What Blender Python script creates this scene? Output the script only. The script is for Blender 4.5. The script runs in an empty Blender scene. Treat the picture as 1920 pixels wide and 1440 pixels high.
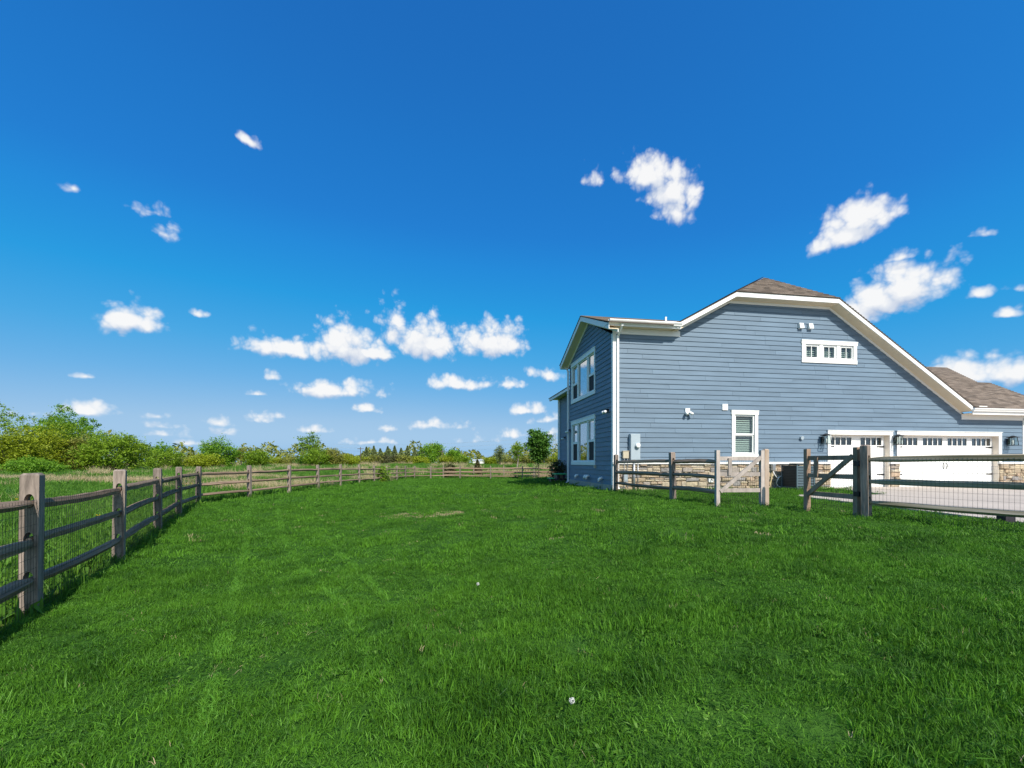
import bpy, math, random
import numpy as np
from mathutils import Vector, Matrix

R = math.radians
random.seed(7)
rng = np.random.default_rng(7)
sc = bpy.context.scene
col = sc.collection

# ------------------------------------------------------------------ camera
HC = 1.42                                   # eye height (m), z = 0 is the left-hand fence line
cam = bpy.data.cameras.new('camera')
cam.sensor_width = 36.0
cam.lens = 15.0
cam.shift_y = 147 / 1920                    # level camera, rising front
cam.clip_start = 0.05
cam.clip_end = 4000
cam_o = bpy.data.objects.new('camera', cam)
col.objects.link(cam_o)
cam_o.location = (0, 0, HC)
cam_o.rotation_euler = (R(90), 0, 0)
sc.camera = cam_o

# ------------------------------------------------------------------ world: Nishita sky with cumulus
EXPOSURE = 0.25
SUN_AZ, SUN_EL = R(156.0), R(43.0)          # azimuth clockwise from +Y
world = bpy.data.worlds.new('World')
sc.world = world
world.use_nodes = True
nt = world.node_tree
nd, lk = nt.nodes, nt.links


def N(tree, kind, **kw):
    n = tree.nodes.new(kind)
    for k, v in kw.items():
        if k == 'inp':
            for i, val in v.items():
                n.inputs[i].default_value = val
        else:
            setattr(n, k, v)
    return n


def math_node(tree, op, a, b=None, c=None, clamp=False):
    n = tree.nodes.new('ShaderNodeMath')
    n.operation = op
    n.use_clamp = clamp
    for i, v in enumerate((a, b, c)):
        if v is None:
            continue
        if isinstance(v, (int, float)):
            n.inputs[i].default_value = v
        else:
            tree.links.new(v, n.inputs[i])
    return n.outputs[0]


def ramp(tree, fac, stops, interp='LINEAR'):
    n = tree.nodes.new('ShaderNodeValToRGB')
    n.color_ramp.interpolation = interp
    el = n.color_ramp.elements
    while len(el) < len(stops):
        el.new(0.5)
    for e, (p, c) in zip(el, stops):
        e.position = p
        e.color = (*c, 1)
    tree.links.new(fac, n.inputs[0])
    return n.outputs[0]


def build_world():
    bg = nd['Background']
    bg.inputs[1].default_value = 0.1
    sky = nd.new('ShaderNodeTexSky')
    sky.sky_type = 'NISHITA'
    sky.sun_disc = False
    sky.sun_elevation = SUN_EL
    sky.sun_rotation = SUN_AZ
    sky.air_density = 1.0
    sky.dust_density = 1.5
    sky.ozone_density = 6.0
    # film-like grade of the whole sky (saturated, flatter), keyed to the sky model's own brightness in every direction
    sep = nd.new('ShaderNodeSeparateColor')
    lk.new(sky.outputs[0], sep.inputs[0])
    r_ = math_node(nt, 'DIVIDE', sep.outputs[0], 4.2)
    tz = nd.new('ShaderNodeTexCoord')
    sz = nd.new('ShaderNodeSeparateXYZ')
    lk.new(tz.outputs['Generated'], sz.inputs[0])
    # the pale band of air low over the horizon
    r_ = math_node(nt, 'MAXIMUM', r_, math_node(nt, 'MULTIPLY_ADD', math_node(nt, 'MAXIMUM', sz.outputs[2], 0.0), -3.0, 0.80))
    graded = ramp(nt, r_, [
        (0.0, (.0125, .140, .490)), (.133, (.0137, .147, .503)), (.165, (.0152, .181, .578)), (.205, (.0178, .212, .645)), (.235, (.0194, .258, .701)),
        (.30, (.024, .332, .752)), (.40, (.070, .392, .780)), (.53, (.156, .450, .800)), (.76, (.340, .560, .810)), (1.0, (.45, .64, .84))])
    glow = nd.new('ShaderNodeVectorMath'); glow.operation = 'SCALE'
    glow.inputs[0].default_value = (.50, .485, .46)
    lk.new(math_node(nt, 'MAXIMUM', math_node(nt, 'SUBTRACT', r_, .95), 0.0), glow.inputs['Scale'])
    tot = nd.new('ShaderNodeVectorMath'); tot.operation = 'ADD'
    lk.new(graded, tot.inputs[0]); lk.new(glow.outputs[0], tot.inputs[1])
    comb = nd.new('ShaderNodeVectorMath'); comb.operation = 'SCALE'
    lk.new(tot.outputs[0], comb.inputs[0]); comb.inputs['Scale'].default_value = 10 / 2 ** EXPOSURE
    # direction -> azimuth / elevation in degrees
    tc = nd.new('ShaderNodeTexCoord')
    sx = nd.new('ShaderNodeSeparateXYZ')
    lk.new(tc.outputs['Generated'], sx.inputs[0])
    x, y, z = sx.outputs
    az = math_node(nt, 'MULTIPLY', math_node(nt, 'ARCTAN2', x, y), 180 / math.pi)
    # the same population of clouds goes on all round the horizon
    az = math_node(nt, 'SUBTRACT', math_node(nt, 'PINGPONG', math_node(nt, 'ADD', az, 468.0), 104.0), 52.0)
    el = math_node(nt, 'MULTIPLY', math_node(nt, 'ARCSINE', z), 180 / math.pi)
    p = nd.new('ShaderNodeCombineXYZ')
    lk.new(az, p.inputs[0])
    lk.new(el, p.inputs[1])
    def fbm(vec, scale, detail, rough, off=(0, 0, 0)):
        a = nd.new('ShaderNodeVectorMath'); a.operation = 'ADD'
        lk.new(vec, a.inputs[0]); a.inputs[1].default_value = off
        n = N(nt, 'ShaderNodeTexNoise', inp={'Scale': scale, 'Detail': detail, 'Roughness': rough})
        lk.new(a.outputs[0], n.inputs['Vector'])
        return n
    n1 = fbm(p.outputs[0], 0.42, 4.0, 0.47)
    vo = N(nt, 'ShaderNodeTexVoronoi', voronoi_dimensions='2D', feature='F1', inp={'Scale': 0.52, 'Detail': 2.0, 'Roughness': 0.45, 'Lacunarity': 2.3})
    vw = nd.new('ShaderNodeVectorMath'); vw.operation = 'MULTIPLY_ADD'
    lk.new(n1.outputs['Color'], vw.inputs[0]); vw.inputs[1].default_value = (1.3, 1.3, 0); lk.new(p.outputs[0], vw.inputs[2])
    lk.new(vw.outputs[0], vo.inputs['Vector'])
    warp = fbm(p.outputs[0], 0.22, 3.0, 0.5)
    wv = nd.new('ShaderNodeVectorMath'); wv.operation = 'MULTIPLY_ADD'
    lk.new(warp.outputs['Color'], wv.inputs[0])
    wv.inputs[1].default_value = (2.0, 1.0, 0)
    wv.inputs[2].default_value = (-1.0, -0.5, 0)
    pw = nd.new('ShaderNodeVectorMath'); pw.operation = 'ADD'
    lk.new(p.outputs[0], pw.inputs[0]); lk.new(wv.outputs[0], pw.inputs[1])
    # clouds: azimuth, elevation, half-sizes in degrees, tilt, thickness -- worked out from a 15 mm view
    clouds = [
        (245, 594, 62, 36, 0, 1), (365, 583, 20, 10, 0, .6), (530, 648, 82, 26, 10, .9), (650, 636, 68, 50, 5, 1), (700, 655, 48, 22, 12, 1),
        (752, 606, 36, 48, -30, .55), (802, 630, 70, 50, 0, 1), (922, 632, 62, 42, 0, 1), (635, 727, 78, 22, 0, .95), (686, 764, 24, 11, 0, .8),
        (860, 715, 60, 17, 0, .9), (955, 718, 27, 13, 0, .8), (1022, 697, 36, 16, 10, .7), (987, 765, 34, 15, 0, .7), (1032, 783, 40, 12, -5, .7),
        (1222, 322, 58, 48, 0, 1), (1262, 350, 50, 52, 0, 1), (1262, 388, 34, 36, 0, .9), (1112, 333, 22, 22, 10, .6), (1615, 398, 74, 46, -16, 1), (1585, 432, 70, 34, -22, 1),
        (1700, 528, 86, 60, -6, 1), (1650, 552, 60, 40, 0, 1), (1612, 580, 44, 42, 0, 1), (1832, 437, 24, 11, 0, .6), (1688, 479, 34, 14, -15, .6), (1838, 549, 24, 12, -5, .6),
        (1886, 584, 28, 12, -10, .6), (1910, 537, 24, 10, 0, .5), (1795, 696, 85, 34, 0, .9), (1905, 690, 50, 36, 0, .9), (470, 263, 24, 14, 24, .75),
        (135, 348, 15, 10, 0, .4), (288, 393, 36, 14, 10, .35), (318, 430, 30, 26, 22, .9), (160, 764, 46, 19, 5, .85), (47, 772, 40, 9, 0, .5),
        (298, 781, 30, 9, 0, .55), (305, 798, 34, 9, 0, .55), (308, 812, 44, 10, 0, .6), (407, 791, 31, 10, 0, .65), (480, 786, 32, 11, 0, .7),
        (413, 808, 36, 9, 0, .5), (530, 780, 18, 8, 0, .5), (577, 803, 24, 9, 0, .5), (622, 807, 20, 7, 0, .4), (725, 799, 28, 9, 0, .6),
        (805, 795, 58, 12, 3, .7), (960, 812, 32, 12, 0, .6), (905, 824, 40, 7, 0, .35), (1048, 806, 18, 14, 0, .5), (510, 706, 18, 10, 0, .35),
        (163, 705, 22, 6, 0, .3), (484, 741, 20, 6, 0, .4), (990, 830, 40, 7, 0, .4), (700, 828, 60, 6, 0, .35), (350, 828, 70, 6, 0, .3),
    ]
    sectors = [-52, -36, -22, -8, 8, 24, 40, 52]
    per = [[] for _ in sectors[1:]]
    for (cx, cy, hw, hh, rot, th) in clouds:
        a = math.atan((cx - 960) / 800)
        e = math.atan((867 - cy) / 800 * math.cos(a))
        dw = hw * math.cos(a) ** 2 / 800 * 57.3 * 1.22
        dh = hh * math.cos(a) / 800 * math.cos(e) ** 2 * 57.3 * 1.28
        az0, el0 = math.degrees(a), math.degrees(e) - dh * .28
        rot += math.degrees(math.atan(math.tan(e) * math.sin(a)))      # level lines rise away from the view axis
        if cy > 765: th, dw, dh = th * .42, dw * .92, dh * .92
        elif hw < 40: th *= .85
        for k in range(len(per)):
            if sectors[k] - 1.3 * dw - 1.5 < az0 < sectors[k + 1] + 1.3 * dw + 1.5:
                per[k].append((az0, el0, dw, dh, rot, th))

    pu = nd.new('ShaderNodeVectorMath'); pu.operation = 'ADD'
    lk.new(pw.outputs[0], pu.inputs[0]); pu.inputs[1].default_value = (0.15, 1.0, 0)

    def cloud_field(items, pw):
        best = None
        for (az0, el0, dw, dh, rot, th) in items:
            if abs(rot) > 4:
                m = nd.new('ShaderNodeMapping')
                m.vector_type = 'TEXTURE'
                m.inputs['Location'].default_value = (az0, el0, 0)
                m.inputs['Rotation'].default_value = (0, 0, R(-rot))
                m.inputs['Scale'].default_value = (dw, dh, 1)
                lk.new(pw.outputs[0], m.inputs['Vector'])
            else:
                m = nd.new('ShaderNodeVectorMath'); m.operation = 'MULTIPLY_ADD'
                lk.new(pw.outputs[0], m.inputs[0])
                m.inputs[1].default_value = (1 / dw, 1 / dh, 1)
                m.inputs[2].default_value = (-az0 / dw, -el0 / dh, 0)
            mu = nd.new('ShaderNodeVectorMath'); mu.operation = 'MULTIPLY'
            lk.new(m.outputs[0], mu.inputs[0]); mu.inputs[1].default_value = (1, -2.1, 1)
            mx = nd.new('ShaderNodeVectorMath'); mx.operation = 'MAXIMUM'
            lk.new(m.outputs[0], mx.inputs[0]); lk.new(mu.outputs[0], mx.inputs[1])
            ln = nd.new('ShaderNodeVectorMath'); ln.operation = 'LENGTH'
            lk.new(mx.outputs[0], ln.inputs[0])
            k = .24 + .76 * th
            d = math_node(nt, 'MULTIPLY_ADD', ln.outputs['Value'], -k, k)
            best = d if best is None else math_node(nt, 'MAXIMUM', best, d)
        return best

    nz = math_node(nt, 'MULTIPLY', math_node(nt, 'SUBTRACT', n1.outputs[0], 0.5), 0.95)
    puff = math_node(nt, 'MULTIPLY', math_node(nt, 'SUBTRACT', 0.50, vo.outputs['Distance']), 0.58)
    nz = math_node(nt, 'ADD', nz, puff)

    def leaf(items):
        b = nd.new('ShaderNodeBackground')
        b.inputs[1].default_value = 0.1
        best = cloud_field(items, pw)
        above = cloud_field(items, pu)
        v = math_node(nt, 'ADD', math_node(nt, 'ADD', best, nz), 0.16)
        mr = N(nt, 'ShaderNodeMapRange', interpolation_type='SMOOTHSTEP', inp={'From Min': 0.03, 'From Max': 0.72})
        lk.new(v, mr.inputs['Value'])
        # cloud tops white, undersides greyer: more cloud above means less light
        shade = math_node(nt, 'MULTIPLY_ADD', math_node(nt, 'SUBTRACT', above, best), -0.95, 0.76)
        shade = math_node(nt, 'ADD', shade, math_node(nt, 'MULTIPLY', puff, 0.75), clamp=True)
        ccol = ramp(nt, shade, [(0.25, (0.56, 0.64, 0.80)), (0.55, (0.76, 0.81, 0.90)), (0.85, (1, 1, 1))])
        cs = nd.new('ShaderNodeVectorMath'); cs.operation = 'SCALE'
        lk.new(ccol, cs.inputs[0]); cs.inputs['Scale'].default_value = 9.6 / 2 ** EXPOSURE
        mix = nd.new('ShaderNodeMix'); mix.data_type = 'RGBA'
        lk.new(math_node(nt, 'MULTIPLY', mr.outputs[0], 0.97), mix.inputs[0]); lk.new(comb.outputs[0], mix.inputs[6]); lk.new(cs.outputs[0], mix.inputs[7])
        lk.new(mix.outputs[2], b.inputs[0])
        return b.outputs[0]

    def tree(k0, k1):
        """pick the sector's clouds by azimuth, so that only a few are worked out for any one direction"""
        if k1 - k0 == 1:
            return leaf(per[k0])
        m = (k0 + k1) // 2
        ms = nd.new('ShaderNodeMixShader')
        lk.new(math_node(nt, 'GREATER_THAN', az, sectors[m]), ms.inputs[0])
        lk.new(tree(k0, m), ms.inputs[1]); lk.new(tree(m, k1), ms.inputs[2])
        return ms.outputs[0]

    lk.new(comb.outputs[0], bg.inputs[0])
    band = math_node(nt, 'MULTIPLY', math_node(nt, 'GREATER_THAN', el, -0.5), math_node(nt, 'LESS_THAN', el, 42.0))
    ms = nd.new('ShaderNodeMixShader')
    lk.new(band, ms.inputs[0]); lk.new(bg.outputs[0], ms.inputs[1]); lk.new(tree(0, len(per)), ms.inputs[2])
    lk.new(ms.outputs[0], nd['World Output'].inputs[0])


build_world()

# ------------------------------------------------------------------ sun
sun = bpy.data.lights.new('sun', 'SUN')
sun.energy = 4.9
sun.angle = R(0.53)
sun.color = (1.0, 0.94, 0.84)
sun_o = bpy.data.objects.new('sun', sun)
col.objects.link(sun_o)
S = Vector((math.sin(SUN_AZ) * math.cos(SUN_EL), math.cos(SUN_AZ) * math.cos(SUN_EL), math.sin(SUN_EL)))
sun_o.rotation_euler = (-S).to_track_quat('-Z', 'Y').to_euler()
sun_o.location = S * 60

# ------------------------------------------------------------------ exposure / render
vs = sc.view_settings
vs.view_transform = 'Standard'
vs.look = 'None'
vs.exposure = EXPOSURE
vs.gamma = 1.0
vs.use_curve_mapping = False
sc.cycles.use_denoising = True
sc.cycles.max_bounces = 8
sc.cycles.diffuse_bounces = 4
sc.cycles.glossy_bounces = 3
sc.cycles.transmission_bounces = 4
sc.cycles.transparent_max_bounces = 8
sc.cycles.caustics_reflective = False
sc.cycles.caustics_refractive = False


# ================================================================== helpers
class MB:
    """collects faces; build() links them as one mesh object"""

    def __init__(s):
        s.v, s.f, s.uv = [], [], []

    def poly(s, pts, uv=None):
        n = len(s.v)
        s.v += [tuple(p) for p in pts]
        s.f.append(tuple(range(n, n + len(pts))))
        s.uv += list(uv) if uv else [(0.0, 0.0)] * len(pts)
        return s

    def box(s, x0, x1, y0, y1, z0, z1):
        P = [(x, y, z) for x in (x0, x1) for y in (y0, y1) for z in (z0, z1)]
        n = len(s.v)
        s.v += P
        for q in ((0, 1, 3, 2), (4, 6, 7, 5), (0, 4, 5, 1), (2, 3, 7, 6), (0, 2, 6, 4), (1, 5, 7, 3)):
            s.f.append(tuple(n + i for i in q))
            s.uv += [(0.0, 0.0)] * 4
        return s

    def loft(s, rings, close=True, caps=True):
        n = len(s.v)
        k = len(rings[0])
        for r in rings:
            s.v += [tuple(p) for p in r]
        for i in range(len(rings) - 1):
            for j in range(k if close else k - 1):
                a, b = n + i * k + j, n + i * k + (j + 1) % k
                s.f.append((a, b, b + k, a + k))
                s.uv += [(0.0, 0.0)] * 4
        if caps:
            s.f.append(tuple(n + j for j in range(k))[::-1]); s.uv += [(0.0, 0.0)] * k
            m = n + (len(rings) - 1) * k
            s.f.append(tuple(m + j for j in range(k))); s.uv += [(0.0, 0.0)] * k
        return s

    def tube(s, path, rad, k=8, caps=True):
        path = [Vector(p) for p in path]
        rings = []
        rr = rad if isinstance(rad, (list, tuple)) else [rad] * len(path)
        for i, p in enumerate(path):
            d = (path[min(i + 1, len(path) - 1)] - path[max(i - 1, 0)]).normalized()
            a = d.cross(Vector((0, 0, 1)))
            if a.length < 1e-3:
                a = Vector((1, 0, 0))
            a.normalize()
            b = d.cross(a)
            rings.append([p + (a * math.cos(t) + b * math.sin(t)) * rr[i] for t in (2 * math.pi * j / k for j in range(k))])
        return s.loft(rings, caps=caps)

    def bar(s, p, q, w, h):
        p, q = Vector(p), Vector(q)
        d = (q - p).normalized()
        a = d.cross(Vector((0, 0, 1)))
        if a.length < 1e-3:
            a = Vector((1, 0, 0))
        a = a.normalized() * w / 2
        b = d.cross(a).normalized() * h / 2
        return s.loft([[c + a + b, c - a + b, c - a - b, c + a - b] for c in (p, q)])

    def mesh(s, name):
        me = bpy.data.meshes.new(name)
        me.from_pydata(s.v, [], s.f)
        if any(u != (0.0, 0.0) for u in s.uv):
            l = me.uv_layers.new(name='UVMap')
            l.data.foreach_set('uv', np.array(s.uv, dtype=np.float32).ravel())
        me.update()
        return me

    def build(s, name, material, parent=None, smooth=False):
        me = s.mesh(name)
        me.materials.append(M[material])
        if smooth:
            me.polygons.foreach_set('use_smooth', [True] * len(me.polygons))
        return link(name, me, parent)


def link(name, me, parent=None):
    o = bpy.data.objects.new(name, me)
    col.objects.link(o)
    if parent is not None:
        o.parent = parent
    return o


def empty(name, loc=(0, 0, 0), rz=0.0):
    o = bpy.data.objects.new(name, None)
    o.empty_display_size = 0.2
    col.objects.link(o)
    o.location = loc
    o.rotation_euler = (0, 0, rz)
    return o


def tag(o, label=None, cat=None, group=None, kind=None):
    if label: o['label'] = label
    if cat: o['category'] = cat
    if group: o['group'] = group
    if kind: o['kind'] = kind
    return o


def sm(a, b, x):
    t = np.clip((np.asarray(x, dtype=float) - a) / (b - a), 0, 1)
    return t * t * (3 - 2 * t)


def g(x, y):
    """height of the ground"""
    x = np.asarray(x, dtype=float); y = np.asarray(y, dtype=float)
    A = -0.25 * sm(22, 44, y)
    pad = sm(-4, 4.5, x) * (1 - sm(24, 42, y))
    z = A + (0.42 - A) * pad + 1.0 * sm(50, 130, y)
    wild = sm(0.5, 5, -(x + 10.5)) * sm(10, 16, y) + sm(46, 55, y)
    z = z + 0.06 * np.clip(wild, 0, 1) * (np.sin(x * .7 + y * .31) + np.sin(y * .53 - x * .23))
    return z


def gz(x, y):
    return float(g(x, y))


# ================================================================== materials
M = {}


def new_mat(name):
    m = bpy.data.materials.new(name)
    m.use_nodes = True
    M[name] = m
    return m, m.node_tree, m.node_tree.nodes['Principled BSDF']


def mk(name, base, rough=0.6, var=0.15, scale=6.0, stretch=(1, 1, 1), bump=0.0, bscale=40.0, spec=0.3, metal=0.0, rand=0.0, tint=None):
    m, t, b = new_mat(name)
    tc = t.nodes.new('ShaderNodeTexCoord')
    mp = N(t, 'ShaderNodeMapping', inp={'Scale': stretch})
    t.links.new(tc.outputs['Object'], mp.inputs[0])
    oi = t.nodes.new('ShaderNodeObjectInfo')
    of = t.nodes.new('ShaderNodeVectorMath'); of.operation = 'MULTIPLY_ADD'
    cx = t.nodes.new('ShaderNodeCombineXYZ')
    for i in range(3): t.links.new(oi.outputs['Random'], cx.inputs[i])
    t.links.new(cx.outputs[0], of.inputs[0]); of.inputs[1].default_value = (37, 23, 51); t.links.new(mp.outputs[0], of.inputs[2])
    n = N(t, 'ShaderNodeTexNoise', inp={'Scale': scale, 'Detail': 6.0, 'Roughness': .65})
    t.links.new(of.outputs[0], n.inputs['Vector'])
    lo = tuple(c * (1 - var) for c in base)
    hi = tuple(min(c * (1 + var), 1) for c in base)
    if tint: hi = tint
    c = ramp(t, n.outputs[0], [(0.3, lo), (0.7, hi)])
    if rand:
        hs = N(t, 'ShaderNodeHueSaturation')
        t.links.new(c, hs.inputs['Color'])
        t.links.new(math_node(t, 'MULTIPLY_ADD', oi.outputs['Random'], 2 * rand, 1 - rand), hs.inputs['Value'])
        c = hs.outputs[0]
    t.links.new(c, b.inputs['Base Color'])
    b.inputs['Roughness'].default_value = rough
    b.inputs['Specular IOR Level'].default_value = spec
    b.inputs['Metallic'].default_value = metal
    if bump:
        bn = N(t, 'ShaderNodeTexNoise', inp={'Scale': bscale, 'Detail': 4.0})
        t.links.new(of.outputs[0], bn.inputs['Vector'])
        bp = N(t, 'ShaderNodeBump', inp={'Strength': bump, 'Distance': .01})
        t.links.new(bn.outputs[0], bp.inputs['Height'])
        t.links.new(bp.outputs[0], b.inputs['Normal'])
    return m


mk('siding', (0.137, 0.195, 0.258), .55, .14, 1.2, (.5, 1, 3), .15, 30, .25, rand=.05)
mk('white_trim', (0.80, 0.79, 0.76), .45, .03, 3, rand=.02, spec=.3)
mk('soffit', (0.80, 0.66, 0.47), .6, .03, 3)
mk('cream_reveal', (0.84, 0.73, 0.60), .6, .04, 3)
mk('white_plastic', (0.82, 0.82, 0.80), .4, .02, 8)
mk('mortar', (0.34, 0.31, 0.27), .9, .2, 20, bump=.5, bscale=80)
mk('concrete_base', (0.42, 0.36, 0.28), .9, .2, 6, bump=.3, bscale=40)
mk('concrete', (0.47, 0.40, 0.345), .9, .10, .7, bump=.2, bscale=120)
mk('black_metal', (0.012, 0.012, 0.013), .45, .1, 10, spec=.4)
mk('dark_room', (0.02, 0.022, 0.022), .9, .2, 2)
mk('grey_box', (0.36, 0.42, 0.46), .4, .05, 6, spec=.4)
mk('beige_box', (0.48, 0.42, 0.31), .5, .05, 8)
mk('conduit', (0.45, 0.47, 0.50), .35, .1, 8, metal=.6)
mk('ac_metal', (0.028, 0.036, 0.038), .5, .15, 8, spec=.4)
mk('ac_corner', (0.09, 0.135, 0.16), .45, .1, 8)
mk('blind', (0.62, 0.64, 0.58), .6, .03, 4)
mk('dark_screen', (0.022, 0.021, 0.026), .7, .1, 30)
mk('wood_post', (0.232, 0.186, 0.156), .85, .5, 26, (1, 1, .12), .7, 26, .15, rand=.16)
mk('wood_rail', (0.275, 0.190, 0.132), .85, .5, 22, (.10, 1, 1), .8, 24, .15, rand=.16)
mk('wood_mossy', (0.32, 0.245, 0.11), .85, .4, 14, (.12, 1, 1), .8, 24, .15, rand=.1, tint=(0.50, 0.43, 0.34))
mk('wood_gate', (0.40, 0.345, 0.31), .8, .3, 20, (.4, .4, .12), .5, 26, .15, rand=.14)
mk('wood_gate_dark', (0.30, 0.205, 0.145), .8, .35, 20, (.4, .4, .12), .5, 26, .15, rand=.12)
mk('wood_fresh', (0.46, 0.29, 0.16), .8, .35, 9, (.5, .5, .12), .5, 26, .15, tint=(0.52, 0.44, 0.38))
mk('wire', (0.06, 0.055, 0.05), .5, .1, 10, metal=.4)
mk('bark', (0.11, 0.085, 0.065), .9, .4, 12, (1, 1, .25), .6, 20, .1)
mk('bark_grey', (0.22, 0.19, 0.16), .9, .4, 12, (1, 1, .25), .5, 20, .1)
mk('green_plastic', (0.07, 0.58, 0.20), .4, .05, 5)
mk('dark_plastic', (0.035, 0.03, 0.04), .5, .1, 5)
mk('mulch', (0.055, 0.036, 0.025), .95, .5, 30, bump=1.0, bscale=60)
mk('steel', (0.40, 0.43, 0.47), .6, .1, 2)
mk('white_shed', (0.78, 0.77, 0.74), .6, .03, 1)
mk('straw', (0.46, 0.37, 0.20), .8, .3, 3, rand=.2)
mk('dandelion', (0.62, 0.62, 0.58), .9, .1, 90)
mk('yellow_petal', (0.75, 0.52, 0.02), .6, .1, 20)
mk('white_hose', (0.72, 0.72, 0.72), .5, .05, 9)


def stone_material():
    m, t, b = new_mat('stone')
    oi = t.nodes.new('ShaderNodeObjectInfo')
    c = ramp(t, oi.outputs['Random'], [(0, (.40, .32, .225)), (.14, (.50, .42, .31)), (.28, (.36, .31, .27)), (.42, (.55, .46, .32)), (.54, (.30, .28, .27)),
                                       (.64, (.45, .35, .24)), (.78, (.58, .50, .39)), (.90, (.48, .36, .26))], 'CONSTANT')
    tc = t.nodes.new('ShaderNodeTexCoord')
    n = N(t, 'ShaderNodeTexNoise', inp={'Scale': 14.0, 'Detail': 6.0, 'Roughness': .7})
    t.links.new(tc.outputs['Object'], n.inputs['Vector'])
    mx = t.nodes.new('ShaderNodeMix'); mx.data_type = 'RGBA'; mx.blend_type = 'MULTIPLY'
    mx.inputs[0].default_value = 1
    t.links.new(c, mx.inputs[6])
    t.links.new(ramp(t, n.outputs[0], [(.3, (.62, .62, .64)), (.7, (1.12, 1.1, 1.05))]), mx.inputs[7])
    t.links.new(mx.outputs[2], b.inputs['Base Color'])
    b.inputs['Roughness'].default_value = .85
    bp = N(t, 'ShaderNodeBump', inp={'Strength': .8, 'Distance': .02})
    t.links.new(n.outputs[0], bp.inputs['Height']); t.links.new(bp.outputs[0], b.inputs['Normal'])


def shingle_material():
    m, t, b = new_mat('shingle')
    uv = t.nodes.new('ShaderNodeUVMap')
    br = N(t, 'ShaderNodeTexBrick', offset=.37, squash=1.0)
    br.inputs['Scale'].default_value = 1.0
    br.inputs['Brick Width'].default_value = .26
    br.inputs['Row Height'].default_value = .14
    br.inputs['Mortar Size'].default_value = .004
    br.inputs['Color1'].default_value = (0, 0, 0, 1)
    br.inputs['Color2'].default_value = (1, 1, 1, 1)
    br.inputs['Mortar'].default_value = (.2, .2, .2, 1)
    t.links.new(uv.outputs[0], br.inputs['Vector'])
    n = N(t, 'ShaderNodeTexNoise', inp={'Scale': 3.0, 'Detail': 8.0, 'Roughness': .8})
    t.links.new(uv.outputs[0], n.inputs['Vector'])
    f = math_node(t, 'ADD', math_node(t, 'MULTIPLY', br.outputs['Color'], .6), math_node(t, 'MULTIPLY', n.outputs[0], .45))
    c = ramp(t, f, [(.15, (.085, .070, .058)), (.45, (.20, .160, .130)), (.75, (.34, .270, .215))])
    t.links.new(c, b.inputs['Base Color'])
    b.inputs['Roughness'].default_value = .9
    b.inputs['Specular IOR Level'].default_value = .15


def glass_material():
    m, t, b = new_mat('glass')
    t.nodes.remove(b)
    out = t.nodes['Material Output']
    tr = N(t, 'ShaderNodeBsdfTransparent', inp={0: (.80, .86, .85, 1)})
    gl = N(t, 'ShaderNodeBsdfGlossy', inp={'Color': (.93, .96, 1, 1), 'Roughness': .0})
    lw = N(t, 'ShaderNodeLayerWeight', inp={'Blend': .5})
    f = math_node(t, 'MULTIPLY_ADD', math_node(t, 'POWER', lw.outputs['Facing'], 4.0), 2.0, 0.055, clamp=True)
    f = math_node(t, 'MINIMUM', f, .85)
    mx = t.nodes.new('ShaderNodeMixShader')
    t.links.new(f, mx.inputs[0]); t.links.new(tr.outputs[0], mx.inputs[1]); t.links.new(gl.outputs[0], mx.inputs[2])
    t.links.new(mx.outputs[0], out.inputs[0])


def leaf_material(name, dark, light, transl=.35, hue=0.0, wscale=0.0):
    m, t, b = new_mat(name)
    out = t.nodes['Material Output']
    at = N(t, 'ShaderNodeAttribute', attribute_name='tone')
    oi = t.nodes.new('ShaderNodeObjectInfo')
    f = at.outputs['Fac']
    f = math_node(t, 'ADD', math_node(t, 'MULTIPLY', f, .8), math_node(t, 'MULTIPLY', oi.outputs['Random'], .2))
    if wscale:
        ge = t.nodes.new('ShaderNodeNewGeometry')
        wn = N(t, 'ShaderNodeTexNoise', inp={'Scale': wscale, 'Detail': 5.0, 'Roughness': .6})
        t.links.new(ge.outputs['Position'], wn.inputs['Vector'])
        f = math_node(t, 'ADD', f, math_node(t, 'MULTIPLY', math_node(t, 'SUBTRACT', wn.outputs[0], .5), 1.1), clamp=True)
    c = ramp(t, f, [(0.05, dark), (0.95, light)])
    t.links.new(c, b.inputs['Base Color'])
    b.inputs['Roughness'].default_value = .55
    b.inputs['Specular IOR Level'].default_value = .25
    tl = t.nodes.new('ShaderNodeBsdfTranslucent')
    t.links.new(c, tl.inputs[0])
    mx = t.nodes.new('ShaderNodeMixShader')
    mx.inputs[0].default_value = transl
    t.links.new(b.outputs[0], mx.inputs[1]); t.links.new(tl.outputs[0], mx.inputs[2]); t.links.new(mx.outputs[0], out.inputs[0])


def soil_material(name, stops, s1, s2):
    m, t, b = new_mat(name)
    ge = t.nodes.new('ShaderNodeNewGeometry')
    a = N(t, 'ShaderNodeTexNoise', inp={'Scale': s1, 'Detail': 8.0, 'Roughness': .7})
    c = N(t, 'ShaderNodeTexNoise', inp={'Scale': s2, 'Detail': 5.0, 'Roughness': .7})
    for n in (a, c): t.links.new(ge.outputs['Position'], n.inputs['Vector'])
    f = math_node(t, 'ADD', math_node(t, 'MULTIPLY', a.outputs[0], .6), math_node(t, 'MULTIPLY', c.outputs[0], .4))
    t.links.new(ramp(t, f, stops), b.inputs['Base Color'])
    b.inputs['Roughness'].default_value = .95
    b.inputs['Specular IOR Level'].default_value = .05
    bp = N(t, 'ShaderNodeBump', inp={'Strength': .9, 'Distance': .06})
    t.links.new(c.outputs[0], bp.inputs['Height']); t.links.new(bp.outputs[0], b.inputs['Normal'])


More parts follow.
